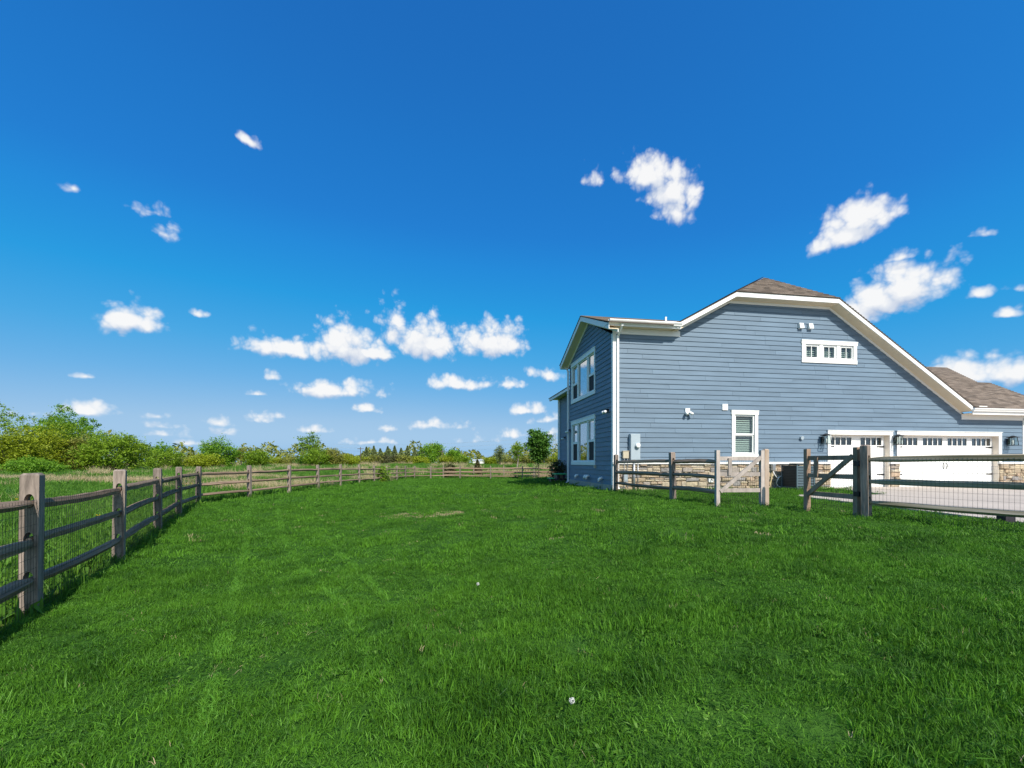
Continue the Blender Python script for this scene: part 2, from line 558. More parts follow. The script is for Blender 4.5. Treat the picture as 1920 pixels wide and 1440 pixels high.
stone_material(); shingle_material(); glass_material()
m_ = M['glass'].copy(); m_.name = 'lamp_glass'; M['lamp_glass'] = m_
for n_ in m_.node_tree.nodes:
    if n_.type == 'MATH' and n_.operation == 'MULTIPLY_ADD':
        n_.inputs[1].default_value = .6; n_.inputs[2].default_value = .03
leaf_material('lawn_blade', (.022, .082, .007), (.130, .322, .022), .32, wscale=1.6)
leaf_material('track_blade', (.062, .198, .016), (.158, .362, .036), .3)
leaf_material('weed_leaf', (.035, .120, .012), (.165, .330, .035), .35, wscale=.6)
leaf_material('dry_blade', (.33, .25, .13), (.60, .49, .29), .25, wscale=.5)
leaf_material('leaf_green', (.090, .185, .010), (.270, .400, .025), .35)
leaf_material('leaf_olive', (.150, .205, .008), (.385, .450, .025), .35)
leaf_material('leaf_brown', (.135, .155, .020), (.320, .325, .060), .3)
leaf_material('leaf_bright', (.085, .210, .010), (.250, .440, .035), .38)
leaf_material('leaf_deep', (.030, .090, .014), (.130, .280, .035), .3)
leaf_material('leaf_pine', (.100, .140, .050), (.220, .275, .110), .15)
leaf_material('leaf_dark', (.050, .060, .020), (.130, .125, .045), .2)
soil_material('lawn_soil', [(.3, (.018, .055, .008)), (.5, (.040, .105, .014)), (.7, (.062, .145, .020))], .5, 9.0)
soil_material('meadow_soil', [(.40, (.055, .120, .016)), (.56, (.105, .165, .030)), (.64, (.25, .22, .10)), (.78, (.38, .31, .18))], .16, 2.5)

# ================================================================== ground
FENCE = [(-3.1, 1.4), (-4.57, 4.05), (-5.72, 6.2), (-7.43, 8.95), (-9.14, 11.7), (-10.52, 14.3), (-10.5, 17.07), (-10.5, 20.1), (-10.5, 23.1),
         (-10.5, 26.1), (-10.5, 29.3), (-10.5, 32.5), (-10.5, 35.7), (-10.5, 38.9), (-10.5, 42.0), (-10.1, 44.2)]
BACK = [(-10.1, 44.2), (-8.3, 43.6), (-5.25, 43.2), (-2.15, 43.0), (1.05, 43.0), (4.1, 43.0), (7.15, 43.0)]
FY = [-6.0] + [p[1] for p in FENCE]
FX = [1.0] + [p[0] for p in FENCE]


def fence_x(y):
    return np.interp(y, FY, FX)


def sheet(name, xs_of_y, ys, nx, dz, material):
    V, F = [], []
    for y in ys:
        x0, x1 = xs_of_y(y)
        for i in range(nx):
            x = x0 + (x1 - x0) * i / (nx - 1)
            V.append((x, y, gz(x, y) + dz))
    for j in range(len(ys) - 1):
        for i in range(nx - 1):
            a = j * nx + i
            F.append((a, a + 1, a + 1 + nx, a + nx))
    me = bpy.data.meshes.new(name)
    me.from_pydata(V, [], F)
    me.polygons.foreach_set('use_smooth', [True] * len(F))
    me.materials.append(M[material])
    return tag(link(name, me), kind='structure')


ysm = list(np.linspace(-30, 60, 120)) + list(np.geomspace(61, 2500, 60))
sheet('meadow', lambda y: (-60 - 1.6 * max(y, 0), 60 + 1.6 * max(y, 0)), ysm, 160, -0.05, 'meadow_soil')
sheet('lawn', lambda y: (float(fence_x(y)) - .05, 26.0), list(np.linspace(-6, 44.2, 110)), 90, -0.015, 'lawn_soil')

# driveway: parking pad reaching the garage doors
DRIVE = [(8.35, -6), (8.35, 12.55), (8.7, 12.9), (11.5, 13.05), (12.3, 16.65), (21.0, 18.0), (21.5, 18.0), (34, 18), (34, -6)]
mb = MB()
top = [(x, y, .445) for x, y in DRIVE]
bot = [(x, y, .25) for x, y in DRIVE]
mb.poly(top)
for i in range(len(DRIVE)):
    j = (i + 1) % len(DRIVE)
    mb.poly([bot[i], bot[j], top[j], top[i]])
tag(mb.build('driveway', 'concrete'), kind='structure')

# ================================================================== house
G0 = 0.42
TH = R(8.85)
CT, ST = math.cos(TH), math.sin(TH)
CX, CY = 0.2375 * 15.3, 15.3


def hw(t, v, Z):
    """house (along the garage wall, into the house, height) -> world"""
    return Vector((CX + t * CT - v * ST, CY + t * ST + v * CT, Z))


house = tag(empty('house', (CX, CY, G0), TH), 'large blue lap-sided house with stone base and brown shingle roof', 'house')


def hb(x0, x1, y0, y1, z0, z1, mb=None):
    mb = mb or MB()
    return mb.box(x0, x1, y0, y1, z0 - G0, z1 - G0)


PROF = [(-.01, 6.15), (2.54, 6.15), (2.55, 6.30), (4.85, 7.50), (8.87, 7.50), (15.09, 3.50), (15.1, 3.30), (18.33, 3.30)]
WIN_UP = (7.62, 10.07, 5.28, 6.14)
WIN_LO = (4.65, 5.74, 1.64, 3.37)
DOOR1 = (8.89, 11.59, .43, 2.51)
DOOR2 = (12.06, 16.95, .43, 2.52)


def prof_range(Z):
    """t-range of the side wall at height Z"""
    if Z <= 3.30: return 0.0, 18.33
    if Z >= 7.5: return None
    t1 = 8.87 + (7.50 - Z) / (7.50 - 3.50) * (15.09 - 8.87)
    t0 = 0.0 if Z <= 6.15 else (2.55 + max(Z - 6.30, 0) / 1.2 * 2.3)
    return t0, t1


def cut(rects, hole):
    """subtract a rectangle (x0,x1,z0,z1) from a list of rectangles"""
    out = []
    hx0, hx1, hz0, hz1 = hole
    for (x0, x1, z0, z1) in rects:
        if hx1 <= x0 or hx0 >= x1 or hz1 <= z0 or hz0 >= z1:
            out.append((x0, x1, z0, z1)); continue
        if hx0 > x0: out.append((x0, hx0, z0, z1))
        if hx1 < x1: out.append((hx1, x1, z0, z1))
        a, b = max(x0, hx0), min(x1, hx1)
        if hz0 > z0: out.append((a, b, z0, hz0))
        if hz1 < z1: out.append((a, b, hz1, z1))
    return out


def plank(parent, x0b, x1b, x0t, x1t, z0, z1, axis, out_sign):
    """one lap board: proud at its lower edge. axis 'x': along t, face towards -y; axis 'y': along v, face towards -x"""
    lo, hi, back = -.030, -.006, .012
    def P(a, d, z): return (a, d, z - G0) if axis == 'x' else (d, a, z - G0)
    r0 = [P(x0b, lo, z0), P(x0t, hi, z1), P(x0t, back, z1), P(x0b, back, z0)]
    r1 = [P(x1b, lo, z0), P(x1t, hi, z1), P(x1t, back, z1), P(x1b, back, z0)]
    MB().loft([r0, r1]).build('siding_plank', 'siding', parent)


EXPO = 0.1778


def clad(parent, zlo, zhi, rng_of, holes, axis, seed, blen=3.66):
    r = random.Random(seed)
    z = zlo
    k = 0
    while z < zhi:
        z1 = min(z + EXPO, zhi)
        a = rng_of(z + .001); b = rng_of(z1 - .001)
        if a is None: break
        if b is None: b = a
        x = a[0] - r.random() * blen
        seams = []
        while x < max(a[1], b[1]):
            seams.append(x); x += blen * (1 if r.random() < .75 else .55)
        seams.append(x)
        for s0, s1 in zip(seams, seams[1:]):
            x0, x1 = max(s0, min(a[0], b[0])), min(s1, max(a[1], b[1]))
            if x1 - x0 < .03: continue
            rects = [(x0, x1, z, z1)]
            for h in holes: rects = cut(rects, h)
            for (u0, u1, w0, w1) in rects:
                if u1 - u0 < .02 or w1 - w0 < .02: continue
                g_ = .0028
                e0b = max(u0, a[0]); e0t = max(u0, b[0]); e1b = min(u1, a[1]); e1t = min(u1, b[1])
                if e1b - e0b < .02 and e1t - e0t < .02: continue
                e0b, e0t = min(e0b, e1b - .005), min(e0t, e1t - .005)
                plank(parent, e0b + g_, e1b - g_, e0t + g_, e1t - g_, w0, w1 + (.010 if w1 == z1 else 0), axis, -1)
        z += EXPO
        k += 1


def backing(parent_name, zs, rng_of, holes, axis):
    mb = MB()
    for z0, z1 in zip(zs, zs[1:]):
        a, b = rng_of(z0 + .001), rng_of(z1 - .001)
        if a is None or b is None: continue
        rects = [(min(a[0], b[0]), max(a[1], b[1]), z0, z1)]
        for h in holes: rects = cut(rects, h)
        for (x0, x1, w0, w1) in rects:
            e = [(max(x0, a[0]), w0), (min(x1, a[1]), w0), (min(x1, b[1]), w1), (max(x0, b[0]), w1)]
            f, k = .014, .10
            if axis == 'x':
                mb.loft([[(x, f, z - G0) for x, z in e], [(x, k, z - G0) for x, z in e]])
            else:
                mb.loft([[(f, x, z - G0) for x, z in e], [(k, x, z - G0) for x, z in e]])
    return mb


side_holes = [WIN_UP, WIN_LO, DOOR1, DOOR2]
zs = sorted(set([.30, 1.44, 3.30, 3.5, 6.15, 6.3, 7.49] + [h[2] for h in side_holes] + [h[3] for h in side_holes] + list(np.arange(3.4, 7.4, .35))))
side_wall = backing('wall', zs, prof_range, side_holes, 'x').build('wall', 'siding', house)
frames = [(8.75, 11.73, .4, 2.66), (11.88, 17.10, .4, 2.66)]
clad(side_wall, 1.44, 7.49, prof_range, [tuple(w) for w in (WIN_UP, WIN_LO)] + [(8.76, 11.72, 1.3, 2.65), (11.89, 17.09, 1.3, 2.65)], 'x', 3)

# the gable wall of the wing, in shade
WV = 5.42


def wing_range(Z):
    if Z <= 6.0: return 0.0, WV
    h = (Z - 6.0) / (7.28 - 6.0)
    if h >= 1: return None
    return h * 2.68, WV - h * (WV - 2.68)


WL = (1.81, 5.05, 1.31, 3.35)
WU = (1.81, 5.05, 4.18, 6.06)
zs = sorted(set([.30, 1.31, 3.35, 4.18, 6.0, 6.06] + list(np.arange(6.1, 7.3, .2))))
wing_wall = backing('wall', zs, wing_range, [WL, WU], 'y').build('wall', 'siding', house)
clad(wing_wall, .60, 7.26, wing_range, [WL, WU], 'y', 5)
hb(-.035, .10, -.02, WV + .02, .20, .60).build('foundation', 'concrete_base', house)
# rear block, set back
rb = hb(.95, 8, WV + .03, 11, .2, 5.35).build('wall', 'siding', house)
z = .62
while z < 5.2:
    MB().loft([[(.945, WV + .04, z - G0), (.945, WV + .04, z + EXPO - G0), (.93, WV + .04, z - G0)], [(.945, 10.98, z - G0), (.945, 10.98, z + EXPO - G0), (.93, 10.98, z - G0)]]).build('siding_plank', 'siding', rb)
    z += EXPO
hb(.42, .52, WV + .5, 11.3, 5.22, 5.36).build('gutter', 'white_trim', house)
hb(.5, .95, WV + .5, 11.3, 5.30, 5.33).build('soffit', 'soffit', house)
hb(.9, .945, 10.9, 11.03, .4, 5.3).build('corner_board', 'white_trim', house)
# rest of the shell so that the house is closed
hb(17.9, 18.33, .1, 11, .2, 3.3).build('wall', 'siding', house)
hb(1.1, 18.33, 10.9, 11.0, .2, 3.3).build('wall', 'siding', house)

# --- stone base
base = hb(0.02, 8.88, -.03, .014, .25, 1.36).build('stone_base', 'mortar', house)
for (a, b_) in ((11.60, 12.05), (16.96, 18.33)):
    hb(a, b_, -.03, .014, .25, 1.36, None).build('stone_base', 'mortar', house)
bases = [o for o in house.children if o.name.startswith('stone_base')]


def stones(parent, x0, x1, seed):
    """irregular ledgestone: courses whose cells are one block, or two or three thin ones"""
    r = random.Random(seed)

    def one(a, b, c, d):
        g_ = .006
        a, b, c, d = a + g_, b - g_, c + g_ - G0, d - g_ - G0
        h = d - c
        out = -.03 - r.uniform(.02, .085)
        q = min(.022, h * .25)
        j = lambda s_=.012: r.uniform(-s_, s_)
        e = min(.016, h * .14)
        k = [(a + j(e), c + j(e)), (b + j(e), c + j(e)), (b + j(e), d + j(e)), ((a + b) / 2 + j(.03), d + j(e)), (a + j(e), d + j(e))]
        mx, mz = (a + b) / 2, (c + d) / 2
        MB().loft([[(x, -.028, z) for x, z in k], [(x, out + q, z) for x, z in k], [(x + (q if x < mx else -q) * (abs(x - mx) > .04), out + j(), z + (q if z < mz else -q)) for x, z in k]]).build('stone', 'stone', parent)
    z = .37
    while z < 1.33:
        h = r.uniform(.13, .21)
        if 1.355 - z - h < .11: h = 1.355 - z
        x = x0
        while x < x1 - .01:
            w = r.uniform(.20, .52)
            if x1 - x - w < .16: w = x1 - x
            u = r.random()
            if u < .52: one(x, x + w, z, z + h)
            elif u < .92:
                m = z + h * r.uniform(.36, .64)
                one(x, x + w, z, m)
                if w > .38 and r.random() < .5:
                    n_ = x + w * r.uniform(.35, .65)
                    one(x, n_, m, z + h); one(n_, x + w, m, z + h)
                else: one(x, x + w, m, z + h)
            else:
                m = x + w * r.uniform(.4, .6)
                one(x, m, z, z + h); one(m, x + w, z, z + h)
            x += w
        z += h


stones(bases[0], .03, 8.86, 11)
stones(bases[1], 11.61, 12.04, 12)
stones(bases[2], 16.98, 18.3, 13)
for a, b in ((-.06, 8.90), (11.57, 12.08), (16.93, 18.36)):
    hb(a, b, -.115, .0, 1.36, 1.438).build('stone_cap', 'white_trim', house)

# --- corner boards, friezes, rakes
hb(-.03, .10, -.035, .0, .42, 6.1).build('corner_board', 'white_trim', house)
hb(-.034, .0, .001, .10, .42, 6.05).build('corner_board', 'white_trim', house)
hb(18.21, 18.36, -.04, 0, 1.44, 3.3).build('corner_board', 'white_trim', house)
hb(-.03, 2.56, -.04, 0, 6.03, 6.23).build('frieze_board', 'white_trim', house)
hb(15.07, 18.6, -.04, 0, 3.19, 3.40).build('frieze_board', 'white_trim', house)

RAKE = [(2.22, 6.373), (4.55, 7.65), (8.83, 7.65), (15.07, 3.66)]
OV = .45


def strip(pts, y0, y1, dz0, dz1, name, material, parent):
    mb = MB()
    mb.loft([[(t, y0, Z + dz0 - G0), (t, y1, Z + dz0 - G0), (t, y1, Z + dz1 - G0), (t, y0, Z + dz1 - G0)] for t, Z in pts])
    return mb.build(name, material, parent)


for a, b in zip(RAKE, RAKE[1:]):
    strip([a, b], -OV, -OV + .028, -.175, -.008, 'fascia', 'white_trim', house)
    strip([a, b], -OV + .03, .0, -.175, -.155, 'soffit', 'soffit', house)
# friezes under the rake soffits, mitred along the wall
FR = [(2.40, 6.472), (4.55, 7.65), (8.83, 7.65), (15.07, 3.66)]
for a, b in zip(FR, FR[1:]):
    strip([a, b], -.04, 0, -.27, -.178, 'frieze_board', 'white_trim', house)


def gutter(x0, x1, Zt, y):
    """ogee gutter along the side wall, back at y"""
    sec = [(0, 0), (-.12, .0), (-.125, -.02), (-.115, -.045), (-.085, -.085), (-.075, -.12), (0, -.125)]
    MB().loft([[(x, y + a, Zt + b - G0) for a, b in sec] for x in (x0, x1)]).build('gutter', 'white_trim', house)


gutter(-.34, 2.36, 6.385, -.42)
hb(-.36, 2.45, -.42, .0, 6.235, 6.26).build('soffit', 'soffit', house)
hb(-.36, 2.38, -.425, -.395, 6.19, 6.385).build('fascia', 'white_trim', house)
gutter(15.0, 19.5, 3.60, -.42)
hb(15.05, 19.5, -.42, 0, 3.40, 3.42).build('soffit', 'soffit', house)
hb(15.05, 19.5, -.425, -.395, 3.36, 3.60).build('fascia', 'white_trim', house)
# splash guard in the valley
hb(15.35, 15.75, -.44, -.425, 3.585, 3.70).build('splash_guard', 'white_trim', house)
hb(1.75, 2.2, -.45, -.425, 6.37, 6.43).build('splash_guard', 'white_trim', house)

# wing gable: rakes facing the shaded side
WR = [(-.47, 6.26), (2.64, 7.53), (5.86, 6.20)]
for (v0, z0), (v1, z1) in zip(WR, WR[1:]):
    def ws(x0, x1, a, b, name, material):
        MB().loft([[(x0, v, Z + a - G0), (x1, v, Z + a - G0), (x1, v, Z + b - G0), (x0, v, Z + b - G0)] for v, Z in ((v0, z0), (v1, z1))]).build(name, material, house)
    ws(-.36, -.335, -.20, -.008, 'fascia', 'white_trim')
    ws(-.335, .0, -.20, -.18, 'soffit', 'soffit')
    ws(-.03, .0, -.30, -.20, 'frieze_board', 'white_trim')
hb(-.36, 0, 5.72, 5.88, 6.02, 6.16).build('cornice_return', 'white_trim', house)
hb(-.36, .9, 5.86, 5.95, 6.05, 6.17).build('gutter', 'white_trim', house)


# --- roofs: courses of shingles, each lapping the one below
def clip(poly, b0, b1):
    for s, lim in ((1, b0), (-1, -b1)):
        out = []
        for i, p in enumerate(poly):
            q = poly[(i + 1) % len(poly)]
            dp, dq = s * p[1] - lim, s * q[1] - lim
            if dp >= 0: out.append(p)
            if dp * dq < 0:
                k = dp / (dp - dq)
                out.append((p[0] + (q[0] - p[0]) * k, p[1] + (q[1] - p[1]) * k))
        poly = out
        if len(poly) < 3: return []
    return poly


def roof(pts, name='roof'):
    """pts: (t, v, Z) polygon; first edge is the eave"""
    P = [Vector((a, b, c - G0)) for a, b, c in pts]
    ax = (P[1] - P[0]).normalized()
    n = None
    for q in P[2:]:
        n = ax.cross(q - P[0])
        if n.length > .1: break
    n.normalize()
    if n.z < 0: n = -n
    up = n.cross(ax)
    if up.z < 0: up = -up
    q2 = [((p - P[0]).dot(ax), (p - P[0]).dot(up)) for p in P]
    lo, hi = min(b for a, b in q2), max(b for a, b in q2)
    mb = MB()
    b = lo
    while b < hi:
        pl = clip(q2, b, b + .14)
        if pl:
            vs_ = [P[0] + ax * x + up * y + n * (.030 - .026 * (y - b) / .14) for x, y in pl]
            mb.poly(vs_, [(x + 50, y + 50) for x, y in pl])
            low = [i for i, (x, y) in enumerate(pl) if y < b + 1e-4]
            if len(low) >= 2:
                i0, i1 = min(low, key=lambda i: pl[i][0]), max(low, key=lambda i: pl[i][0])
                d = n * .022
                mb.poly([vs_[i0], vs_[i1], vs_[i1] - d, vs_[i0] - d], [(pl[i0][0] + 50, pl[i0][1] + 50), (pl[i1][0] + 50, pl[i1][1] + 50)] * 2)
        b += .14
    # deck
    mb.loft([[p - n * .012 for p in P], [p + n * .002 for p in P]])
    for k in range(len(mb.uv)):
        if mb.uv[k] == (0.0, 0.0): mb.uv[k] = (3.1, 7.7)
    return mb.build(name, 'shingle', house)


e = .03
roof([(-.38, -.55, 6.27), (2.02, -.55, 6.27), (4.30, 2.64, 7.54), (-.38, 2.64, 7.54)])
roof([(2.02, 5.95, 6.20), (-.38, 5.95, 6.20), (-.38, 2.64, 7.54), (4.30, 2.64, 7.54)])
roof([(.40, 11.4, 5.37), (.40, 5.93, 5.37), (2.0, 5.93, 6.26), (4.30, 2.64, 7.51), (2.0, -.47, 6.26), (4.53, -.47, 7.645), (6.86, 1.0, 8.92), (6.86, 11.4, 8.92)])
roof([(4.52, -.48, 7.65), (8.86, -.48, 7.65), (6.86, 1.0, 8.92)])
roof([(15.12, -.47, 3.645), (15.12, 11.4, 3.645), (6.86, 11.4, 8.92), (6.86, 1.0, 8.92), (8.85, -.47, 7.65)])
roof([(15.08, -.53, 3.60), (19.5, -.53, 3.60), (19.6, .7, 4.37), (19.7, 2.05, 5.22), (19.0, 2.05, 5.22), (19.7, 3.8, 6.33), (10.8, 3.8, 6.33)])
roof([(19.6, 8.2, 3.60), (12.0, 8.2, 3.60), (10.8, 3.8, 6.33), (19.7, 3.8, 6.33)])
hb(2.30, 2.36, .55, .61, 6.4, 6.95).build('vent_pipe', 'white_plastic', house)
hb(18.6, 19.3, -.3, -.15, .4, 3.36).build('porch_post', 'white_trim', house)


# --- downspouts
def spout(pts, w=.075, d=.06):
    mb = MB()
    mb.loft([[(x - w / 2, y - d / 2, Z - G0), (x + w / 2, y - d / 2, Z - G0), (x + w / 2, y + d / 2, Z - G0), (x - w / 2, y + d / 2, Z - G0)] for x, y, Z in pts])
    o = mb.build('downspout', 'white_plastic', house)
    return o


spout([(.135, -.46, 6.30), (.135, -.46, 6.18), (.135, -.08, 5.92), (.135, -.08, .55), (.135, -.16, .48)])
spout([(-.08, 5.85, 6.08), (-.08, 5.72, 6.0), (-.08, 5.46, 5.85), (-.08, 5.46, .50), (-.16, 5.46, .45)])
hb(.86, .93, 10.6, 10.68, .4, 5.3).build('downspout', 'white_plastic', house)


# --- windows
def room(x0, x1, z0, z1, axis, d=.5, k=.11):
    mb = MB()
    c = [(x0 - .2, z0 - .2), (x1 + .2, z0 - .2), (x1 + .2, z1 + .2), (x0 - .2, z1 + .2)]
    f = (lambda a, dd, z: (a, dd, z - G0)) if axis == 'x' else (lambda a, dd, z: (dd, a, z - G0))
    mb.poly([f(a, k + d, z) for a, z in c])
    for i in range(4):
        (a, z), (b, y) = c[i], c[(i + 1) % 4]
        mb.poly([f(a, k, z), f(b, k, y), f(b, k + d, y), f(a, k + d, z)])
    return mb


def abox(mb, axis, a0, a1, d0, d1, z0, z1):
    return mb.box(a0, a1, d0, d1, z0 - G0, z1 - G0) if axis == 'x' else mb.box(d0, d1, a0, a1, z0 - G0, z1 - G0)


def casing(axis, x0, x1, z0, z1, w, head, sill):
    """outer trim of a window; the returned object is the window"""
    mb = MB()
    abox(mb, axis, x0, x0 + w, -.045, .10, z0 + sill, z1 - head)
    abox(mb, axis, x1 - w, x1, -.045, .10, z0 + sill, z1 - head)
    abox(mb, axis, x0 - .012, x1 + .012, -.052, .10, z0, z0 + sill)
    abox(mb, axis, x0 - .02, x1 + .02, -.056, .10, z1 - head, z1)
    abox(mb, axis, x0 - .03, x1 + .03, -.070, .0, z1 - .02, z1 + .012)
    o = mb.build('window', 'white_trim', house)
    room(x0, x1, z0, z1, axis).build('interior', 'dark_room', o)
    return o


def sash(win, axis, x0, x1, z0, z1, w=.04, blind=None, screen=False, d=.03):
    mb = MB()
    abox(mb, axis, x0, x0 + w, d - .03, d + .05, z0, z1)
    abox(mb, axis, x1 - w, x1, d - .03, d + .05, z0, z1)
    abox(mb, axis, x0 + w, x1 - w, d - .03, d + .05, z0, z0 + w)
    abox(mb, axis, x0 + w, x1 - w, d - .03, d + .05, z1 - w, z1)
    mb.build('sash', 'white_plastic', win)
    abox(MB(), axis, x0 + w, x1 - w, d + .005, d + .011, z0 + w, z1 - w).build('pane', 'glass', win)
    if screen:
        abox(MB(), axis, x0 + w, x1 - w, d - .004, d - .001, z0 + w, z1 - w).build('insect_screen', 'dark_screen', win)
    if blind:
        mb = MB()
        z = z0 + w + .02
        y = d + .10
        while z < z1 - w:
            dz = blind * .30
            if axis == 'x':
                mb.loft([[(x, y - .02, z - dz - G0), (x, y + .025, z + dz - G0), (x, y + .025, z + dz + .003 - G0), (x, y - .02, z - dz + .003 - G0)] for x in (x0 + w - .02, x1 - w + .02)])
            z += blind
        mb.build('blind', 'blind', win)


w1 = casing('x', *WIN_LO, .13, .15, .10)
sash(w1, 'x', 4.79, 5.60, 2.46, 3.21, .05, .08)
sash(w1, 'x', 4.79, 5.60, 1.74, 2.47, .05, .08, d=.055)
w2 = casing('x', *WIN_UP, .15, .14, .15)
for a, b in ((7.77, 8.40), (8.55, 9.17), (9.32, 9.95)):
    sash(w2, 'x', a, b, 5.43, 6.0, .075, .08)
    hb((a + b) / 2 - .012, (a + b) / 2 + .012, .012, .05, 5.5, 5.93).build('muntin', 'white_plastic', w2)
for a, b in ((8.40, 8.55), (9.17, 9.32)):
    hb(a, b, -.03, .10, 5.43, 6.0).build('mullion', 'white_trim', w2)
for (x0, x1, z0, z1), up in ((WL, False), (WU, True)):
    w = casing('y', x0, x1, z0, z1, .10, .17, .15)
    a0, a1, b0, b1 = x0 + .10, x1 - .10, z0 + .15, z1 - .17
    m1, m2 = 2.72, 4.16
    zm = b0 + (b1 - b0) * (.46 if up else .50)
    for (p, q) in ((a0, m1), (m2, a1)):
        sash(w, 'y', p, q, zm, b1, .05)
        sash(w, 'y', p, q, b0, zm, .05, screen=True)
    sash(w, 'y', m1 + .10, m2 - .10, b0, b1, .05)
    for m in (m1, m2 - .10):
        abox(MB(), 'y', m, m + .10, -.03, .10, b0, b1).build('mullion', 'white_trim', w)


# --- garage doors
def garage(rect, groups, handles):
    x0, x1, z0, z1 = rect
    fr = MB()
    hb(x0 - .14, x0 + .001, -.055, .02, 1.44, z1 + .145, fr)
    hb(x1 - .001, x1 + .14, -.055, .02, 1.44, z1 + .145, fr)
    hb(x0 - .001, x1 + .001, -.0555, .02, z1, z1 + .1455, fr)
    hb(x0 - .16, x1 + .16, -.08, .02, z1 + .146, z1 + .17, fr)
    d = fr.build('garage_door', 'white_trim', house)
    rv = MB()
    hb(x0 - .02, x0 + .012, -.03, .26, z0 - .05, z1, rv)
    hb(x1 - .012, x1 + .02, -.03, .26, z0 - .05, z1, rv)
    hb(x0 - .02, x1 + .02, -.03, .26, z1 - .012, z1 + .02, rv)
    rv.build('jamb', 'cream_reveal', d)
    D0 = .17
    hs = (z1 - z0) / 4
    wz0, wz1 = z0 + 3 * hs + .12, z1 - .10
    for k in range(4):
        rects = [(x0 + .012, x1 - .012, z0 + k * hs + .003, z0 + (k + 1) * hs - .003)]
        if k == 3:
            for (a, b) in groups: rects = cut(rects, (a, b, wz0, wz1))
        mb = MB()
        for (a, b, c, e_) in rects: hb(a, b, D0, D0 + .045, c, e_, mb)
        # pressed grooves of the carriage panels
        if k < 3:
            n = len(groups)
            for (a, b) in groups:
                for q in (a - .02, b + .0):
                    hb(q, q + .02, D0 - .008, D0, z0 + k * hs + .01, z0 + (k + 1) * hs - .01, mb)
        mb.build('door_section', 'white_plastic', d)
    for (a, b) in groups:
        mb = MB()
        for q in range(5):
            x = a + (b - a) * q / 4
            hb(x - .016, x + .016, D0 - .012, D0 + .02, wz0 + .001, wz1 - .001, mb)
        hb(a - .02, b + .02, D0 - .011, D0 + .02, wz0 - .03, wz0, mb)
        hb(a - .02, b + .02, D0 - .011, D0 + .02, wz1, wz1 + .03, mb)
        mb.build('window_frame', 'white_plastic', d)
        for q in range(4):
            x = a + (b - a) * q / 4
            hb(x + .017, x + (b - a) / 4 - .017, D0 + .012, D0 + .016, wz0, wz1).build('pane', 'glass', d)
    room(x0 + .2, x1 - .2, z0 + .1, z1 - .2, 'x', 3, .265).build('interior', 'dark_room', d)
    for zz in (z0 + .50, z0 + 1.62):
        for a, s in ((x0 + .03, 1), (x1 - .03, -1)):
            mb = MB()
            p = [(a, .03), (a + s * .1, .03), (a + s * .28, .014), (a + s * .31, .024), (a + s * .34, .0)]
            up = [(x, D0 - .011, zz + h - G0) for x, h in p]
            dn = [(x, D0 - .011, zz - h - G0) for x, h in p][::-1]
            mb.loft([up + dn, [(x, y + .012, z_) for x, y, z_ in up + dn]])
            mb.build('hinge', 'black_metal', d)
    for x in handles:
        for s in (-1, 1):
            pts = [(x + s * (.06 + .03 * math.sin(math.pi * i / 8)), D0 - .012 - .035 * math.sin(math.pi * i / 8), z0 + .72 + .26 * i / 8 - G0) for i in range(9)]
            MB().tube(pts, .012, 6).build('handle', 'black_metal', d, True)
    return d


garage(DOOR1, [(9.03, 10.05), (10.43, 11.45)], [10.24])
garage(DOOR2, [(12.18 + k * 1.222, 13.18 + k * 1.222) for k in range(4)], [14.505])

# --- vents and plates that belong to the walls
for t in (7.55, 7.96):
    mb = MB()
    mb.loft([[(t - .09, -.02, 6.78 - G0), (t + .09, -.02, 6.78 - G0), (t + .09, -.02, 6.56 - G0), (t - .09, -.02, 6.56 - G0)],
             [(t - .09, -.10, 6.77 - G0), (t + .09, -.10, 6.77 - G0), (t + .09, -.14, 6.57 - G0), (t - .09, -.14, 6.57 - G0)]])
    mb.build('vent_hood', 'white_plastic', house)
hb(4.26, 4.48, -.05, -.01, 3.37, 3.60).build('vent_cover', 'white_plastic', house)
hb(3.65, 3.83, -.13, -.05, .69, .87).build('hose_plate', 'white_plastic', house)
MB().tube([(3.74, -.12, .80 - G0), (3.74, -.18, .80 - G0), (3.74, -.20, .74 - G0)], .018, 6).build('tap', 'black_metal', house)
mb = MB(); mb.tube([(7.59, -.01, 2.37 - G0), (7.59, -.10, 2.36 - G0)], .07, 12)
mb.build('vent_spout', 'grey_box', house)
for v, Z in ((4.03, .84), (2.55, .85), (2.80, .85), (1.05, .81)):
    mb = MB()
    mb.tube([(0, v, Z - G0), (-.12, v, Z - G0), (-.15, v, Z - .04 - G0), (-.15, v, Z - .14 - G0)], .055, 10)
    mb.build('flue_pipe', 'white_plastic', house, True)
mb = MB()
abox(mb, 'y', 1.70, 1.80, -.10, .0, 1.20, 1.32)
mb.build('outlet_box', 'beige_box', house)


# ------------------------------------------------------------------ fixtures fixed to the house (things of their own)
def at_house(name, t, v, Z, label, cat, group=None):
    p = hw(t, v, Z)
    return tag(empty(name, p, TH), label, cat, group)


